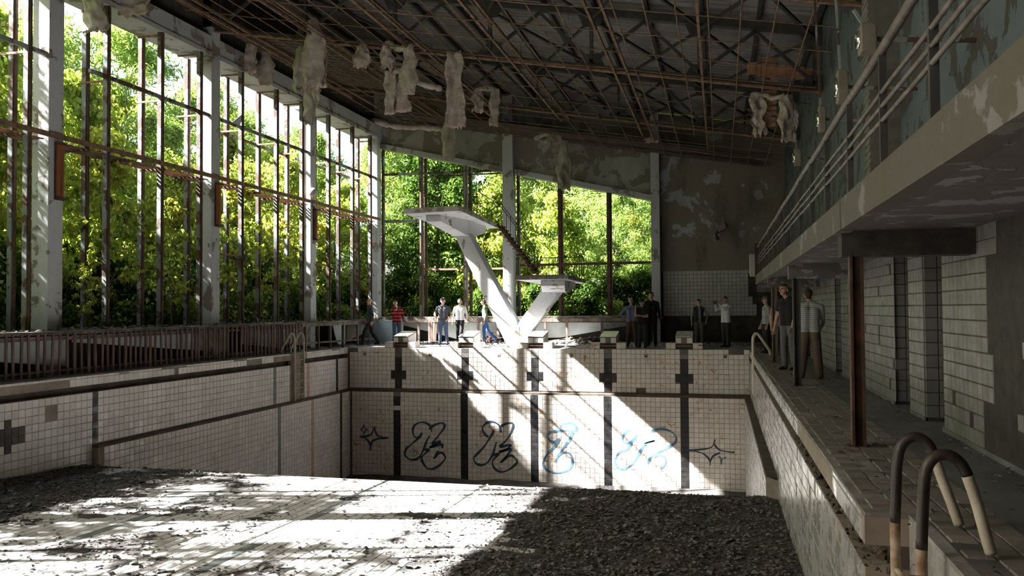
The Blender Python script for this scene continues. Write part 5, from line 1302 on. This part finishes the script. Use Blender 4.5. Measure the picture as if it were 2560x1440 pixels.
# ------------------------------------------------------------------ greenery outside
g = MB()
g.add([(-90,-60,-0.3),(-15.5,-60,-0.3),(-15.5,34.3,-0.3),(-90,34.3,-0.3)], [(0,1,2,3)])
g.add([(-90,34.3,-0.3),(60,34.3,-0.3),(60,120,-0.3),(-90,120,-0.3)], [(0,1,2,3)])
tag(g.build('ground', T['ground'], None), kind='structure')
def foliage(name, seed, H, Rr, zc0, nleaf, lw, ll, mats, clumps=60, droop=0.3, shell=0.85, taper_=0.5, yel=0.0):
    rs = np.random.RandomState(seed)
    # clump centres fill an uneven crown
    C = []
    while len(C) < clumps:
        z = rs.uniform(0, 1); t = (1-abs(2*z-0.85)**2.2*0.55); rr = Rr*max(0.15, t)*(1-taper_*z*z)
        a = rs.uniform(0, 2*np.pi); r = rr*np.sqrt(rs.uniform(0.05, 1)); C.append((r*np.cos(a), r*np.sin(a), zc0 + z*(H-zc0), rs.uniform(0.35, 0.8)*Rr*0.42))
    C = np.array(C); idx = rs.randint(0, clumps, nleaf)
    d = rs.normal(size=(nleaf, 3)); d /= np.linalg.norm(d, axis=1)[:,None]; d[:,2] = d[:,2]*0.75 + 0.12
    rad = C[idx,3]*(shell + (1-shell)*rs.uniform(-3, 1.0, nleaf)); rad = np.maximum(rad, 0.02)
    pos_ = C[idx,:3] + d*rad[:,None]
    nrm = d*0.6 + rs.normal(size=(nleaf, 3))*0.55; nrm[:,2] += 0.45; nrm /= np.linalg.norm(nrm, axis=1)[:,None]
    ax = np.cross(nrm, rs.normal(size=(nleaf, 3))); ax[:,2] -= droop; ax /= np.linalg.norm(ax, axis=1)[:,None]
    sd_ = np.cross(nrm, ax); sd_ /= np.linalg.norm(sd_, axis=1)[:,None]
    s = rs.uniform(0.65, 1.25, nleaf)[:,None]
    p0 = pos_; p1 = pos_ + ax*ll*0.45*s + sd_*lw*0.5*s; p2 = pos_ + ax*ll*s - nrm*ll*0.15*s; p3 = pos_ + ax*ll*0.45*s - sd_*lw*0.5*s
    V = np.stack([p0, p1, p2, p3], 1).reshape(-1, 3)
    me = bpy.data.meshes.new(name); me.vertices.add(len(V)); me.vertices.foreach_set('co', V.ravel())
    me.loops.add(nleaf*4); me.loops.foreach_set('vertex_index', np.arange(nleaf*4)); me.polygons.add(nleaf)
    me.polygons.foreach_set('loop_start', np.arange(nleaf)*4); me.polygons.foreach_set('loop_total', np.full(nleaf, 4))
    for m_ in mats: me.materials.append(m_)
    if len(mats) > 1: 
        mi = (noise_pick(pos_, seed, yel)).astype(int); me.polygons.foreach_set('material_index', mi)
    me.update(); me.validate(); return me
def noise_pick(p, seed, yel):
    f = np.sin(p[:,0]*1.3+seed)+np.sin(p[:,1]*1.7+seed*2)+np.sin(p[:,2]*1.1+seed*3); rs = np.random.RandomState(seed+5)
    return (f + rs.normal(size=len(f))*0.8 > 2.2 - yel*2)
def trunk_mesh(name, seed, H, r0, nb=6, spread=1.4, mat=None):
    rnd = random.Random(seed); m = MB(); x = y = 0.0; pts = []
    for k in range(7):
        pts.append((x, y, H*0.9*k/6)); x += rnd.gauss(0, 0.10); y += rnd.gauss(0, 0.10)
    m.tube(pts, [r0*(1-0.13*k) for k in range(7)], 7)
    for b in range(nb):
        t = rnd.uniform(1.2, 5.5); i = int(t); p = Vector(pts[i]); a = rnd.uniform(0, 6.28); ln = spread*rnd.uniform(0.6, 1.1)
        q = p + Vector((math.cos(a)*ln, math.sin(a)*ln, ln*rnd.uniform(0.5, 1.1))); m.tube([p, p.lerp(q, 0.5)+Vector((0,0,-0.1)), q], [r0*0.42, r0*0.28, r0*0.1], 5)
    return m.mesh(name, mat or T['bark'], True)
KIND = {
 'maple':  (foliage('maple_foliage', 1, 8.0, 2.3, 0.5, 15000, 0.105, 0.17, [T['leaf_a'], T['leaf_y']], 95, 0.8, 0.8, 0.5, 0.12), trunk_mesh('maple_trunk', 1, 7.0, 0.09)),
 'maple2': (foliage('maple_foliage', 2, 7.0, 2.1, 0.4, 14000, 0.10, 0.16, [T['leaf_a'], T['leaf_y']], 90, 0.8, 0.8, 0.5, 0.3), trunk_mesh('maple_trunk', 2, 6.0, 0.08)),
 'locust': (foliage('locust_foliage', 3, 11.0, 2.9, 3.2, 20000, 0.055, 0.20, [T['leaf_b'], T['leaf_y']], 110, 0.35, 0.8, 0.35, 0.0), trunk_mesh('locust_trunk', 3, 10.0, 0.13, 9, 2.0)),
 'locust2':(foliage('locust_foliage', 4, 9.5, 2.6, 2.4, 18000, 0.055, 0.20, [T['leaf_b'], T['leaf_y']], 100, 0.35, 0.8, 0.35, 0.1), trunk_mesh('locust_trunk', 4, 8.5, 0.11, 9, 1.8)),
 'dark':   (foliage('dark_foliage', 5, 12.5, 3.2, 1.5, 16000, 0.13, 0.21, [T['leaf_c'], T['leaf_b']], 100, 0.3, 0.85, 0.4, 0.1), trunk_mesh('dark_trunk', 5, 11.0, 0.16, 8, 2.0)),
 'sparse': (foliage('birch_foliage', 8, 11.5, 2.6, 2.0, 5200, 0.13, 0.19, [T['leaf_a'], T['leaf_b']], 70, 0.5, 0.8, 0.3, 0.3), trunk_mesh('birch_trunk', 8, 10.0, 0.12, 9, 1.8)),
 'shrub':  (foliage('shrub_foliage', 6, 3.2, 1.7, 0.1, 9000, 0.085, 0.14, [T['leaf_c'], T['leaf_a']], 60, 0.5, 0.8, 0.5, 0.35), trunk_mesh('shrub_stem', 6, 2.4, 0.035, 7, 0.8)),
 'sapling':(foliage('sapling_foliage', 7, 4.4, 0.95, 1.2, 1500, 0.10, 0.15, [T['leaf_a'], T['leaf_y']], 34, 0.7, 0.7, 0.4, 0.4), trunk_mesh('sapling_stem', 7, 4.0, 0.03, 9, 0.7)),
}
TL = {'maple': ('pale leaved box elder crowding the outside of the side windows', 'box elders outside the side windows'), 'maple2': ('low yellowish box elder growing outside the windows', 'yellowish box elders outside'),
      'locust': ('tall feathery locust tree with open crown behind the box elders', 'tall locust trees outside'), 'locust2': ('mid height feathery locust tree outside the glassless windows', 'mid height locust trees outside'),
      'sparse': ('thin crowned birch outside the near windows', 'thin crowned birches outside'), 'dark': ('large dark leaved tree standing at the back of the thicket', 'dark trees at the back'), 'shrub': ('low dense shrub filling the shade below the trees outside', 'shrubs below the windows')}
rnd = random.Random(101); PLANTS = []
def tree(kind, x, y, sc=1.0, zs=1.0, label=None, group=None, name=None, z=-0.3):
    fo, tr = KIND[kind]; nm = name or {'maple': 'box_elder_tree', 'maple2': 'box_elder_tree', 'locust': 'locust_tree', 'locust2': 'locust_tree', 'dark': 'dark_tree', 'sparse': 'birch_tree', 'shrub': 'shrub', 'sapling': 'sapling'}[kind]
    root = bpy.data.objects.new(nm, None); col.objects.link(root); root.location = (x, y, z); root.rotation_euler = (0, 0, rnd.uniform(0, 6.28)); root.scale = (sc, sc, sc*zs)
    a = bpy.data.objects.new('trunk', tr); b = bpy.data.objects.new('foliage', fo); b['kind'] = 'stuff'
    for q in (a, b): col.objects.link(q); q.parent = root
    if not label: PLANTS.append((kind, root))
    tag(root, label or TL[kind][0], 'shrub' if kind == 'shrub' else 'tree', group or TL[kind][1]); return root
# beside the side windows
for (x, y, k, s) in ((-18.3,14.6,'maple2',0.95),(-18.2,17.0,'maple',0.95),(-18.0,20.6,'maple2',1.05),(-18.3,24.4,'maple',0.90),(-18.0,28.4,'maple',0.95),(-18.4,32.2,'maple',1.05),(-18.2,36.5,'maple2',1.1),
                     (-21.5,19.5,'maple',1.0),(-22.0,24.0,'maple2',1.1),(-21.8,28.5,'locust2',0.9),(-22.0,33.5,'maple',1.1),(-22.5,38.5,'maple',1.15),(-21.0,15.0,'locust2',1.0),
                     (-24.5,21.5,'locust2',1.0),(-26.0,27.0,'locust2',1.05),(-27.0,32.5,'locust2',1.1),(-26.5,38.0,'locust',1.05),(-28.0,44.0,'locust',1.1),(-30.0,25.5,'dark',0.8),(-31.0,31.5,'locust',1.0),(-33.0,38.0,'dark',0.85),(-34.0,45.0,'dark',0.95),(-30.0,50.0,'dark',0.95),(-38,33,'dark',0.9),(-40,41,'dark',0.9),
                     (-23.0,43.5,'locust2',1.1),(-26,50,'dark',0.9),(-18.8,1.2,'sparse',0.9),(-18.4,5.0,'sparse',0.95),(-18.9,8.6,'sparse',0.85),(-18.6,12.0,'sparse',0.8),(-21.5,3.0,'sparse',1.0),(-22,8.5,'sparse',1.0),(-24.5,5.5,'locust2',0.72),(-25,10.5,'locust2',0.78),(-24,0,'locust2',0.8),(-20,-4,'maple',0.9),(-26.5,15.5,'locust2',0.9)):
    tree(k, x+rnd.gauss(0,0.2), y+rnd.gauss(0,0.3), s*rnd.uniform(0.95,1.05)*(1.36 if x < -20.5 and y > 14 and -x/y > 0.78 else 1.16 if x < -20.5 else 1.0), 1.0)
# beyond the end windows
for (x, y, k, s) in ((-16.8,38.5,'locust2',1.05),(-13.2,39.2,'dark',0.85),(-10.6,38.2,'maple',1.0),(-7.4,39.0,'maple2',0.95),(-4.6,38.4,'locust2',0.72),(-2.2,38.0,'locust2',0.68),(0.6,38.3,'maple2',0.9),
                     (-15,44,'dark',0.95),(-11.0,44.2,'locust',0.78),(-8,45,'locust2',0.95),(-5,44,'locust2',0.95),(-2,45,'locust2',1.0),(1.5,44,'dark',0.8),(-12.5,50,'locust',0.95),(-8.5,51,'locust',0.95),(-4.8,50,'locust',0.95),(-1,51,'locust',1.0),(3.5,50,'locust',1.0),
                     (-19,50,'dark',1.0),(-15,57,'dark',1.0),(-9.5,58,'dark',1.05),(-4,58,'dark',1.05),(2,58,'dark',1.0),(7,56,'dark',1.0),(-21,58,'dark',1.05)):
    tree(k, x+rnd.gauss(0,0.2), y+rnd.gauss(0,0.3), s*rnd.uniform(0.95,1.05)*(1.2 if y > 42 else 1.0), 1.03)
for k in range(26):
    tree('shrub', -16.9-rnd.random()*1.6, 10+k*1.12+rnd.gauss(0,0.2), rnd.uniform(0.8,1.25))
for k in range(17):
    tree('shrub', -15+k*1.15+rnd.gauss(0,0.2), 36.2+rnd.random()*1.3, rnd.uniform(0.7,1.1))
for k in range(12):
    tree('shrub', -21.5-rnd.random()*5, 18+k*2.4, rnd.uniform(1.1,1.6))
# saplings growing through the frames into the hall
for (x, y, sc, lab) in ((-15.0, 17.6, 1.0, 'yellow green sapling pushing through the frames of the leftmost full bay'), (-14.9, 19.9, 0.82, 'leafy sapling leaning in beside the second white column'), (-14.95, 23.3, 1.05, 'bright sapling growing through the middle bay'),
                        (-14.95, 25.6, 0.85, 'sapling in the shade left of the slim column'), (-14.95, 28.4, 0.9, 'sapling growing into the bay right of the slim column'), (-14.9, 16.6, 0.35, 'tiny shoot drooping over the bench edge above the slat screen')):
    tree('sapling', x, y, sc, 1.0, lab, 'saplings inside the window frames', z=SILL-0.05)

# labels: kind, place between the frames, and depth
SEG = [(60, 'at the left picture edge'), (155, 'behind the leftmost column'), (265, 'right of the leftmost column'), (400, 'in the middle of the leftmost bay'), (500, 'just left of the second column'), (600, 'just right of the second column'),
       (700, 'in the middle of the second bay'), (760, 'left of the slim third column'), (850, 'right of the slim third column'), (950, 'left of the corner column'), (1052, 'right of the corner column'), (1163, 'behind the high diving board'),
       (1275, 'left of the tall grey end column'), (1400, 'right of the tall grey end column'), (1523, 'in the middle of the right end window'), (1645, 'beside the white end column'), (9999, 'beyond the solid end wall')]
KW = {'maple': 'pale green box elder', 'maple2': 'yellowish box elder', 'locust': 'tall feathery locust tree', 'locust2': 'feathery locust tree', 'dark': 'dark leaved tree', 'sparse': 'thin crowned birch', 'shrub': 'low shrub'}
RK = ['nearest', 'second', 'third', 'fourth', 'fifth', 'sixth', 'seventh', 'eighth', 'ninth', 'tenth', 'eleventh', 'twelfth']
byseg = {}
for kind, o in PLANTS:
    d = Vector(o.location) - Vector((0, 0, CAM_H)); zc = d.dot(CF); px = 1280 + F_PX*d.dot(CR)/zc if zc > 1 else -1
    byseg.setdefault((KW[kind], next(t for l_, t in SEG if px < l_)), []).append((d.length, o))
for (kw, where), L_ in byseg.items():
    L_.sort(key=lambda q: q[0])
    for i, (_, o) in enumerate(L_): o['label'] = (kw if len(L_) == 1 else RK[min(i, 11)] + ' ' + kw) + ' seen outside, ' + where
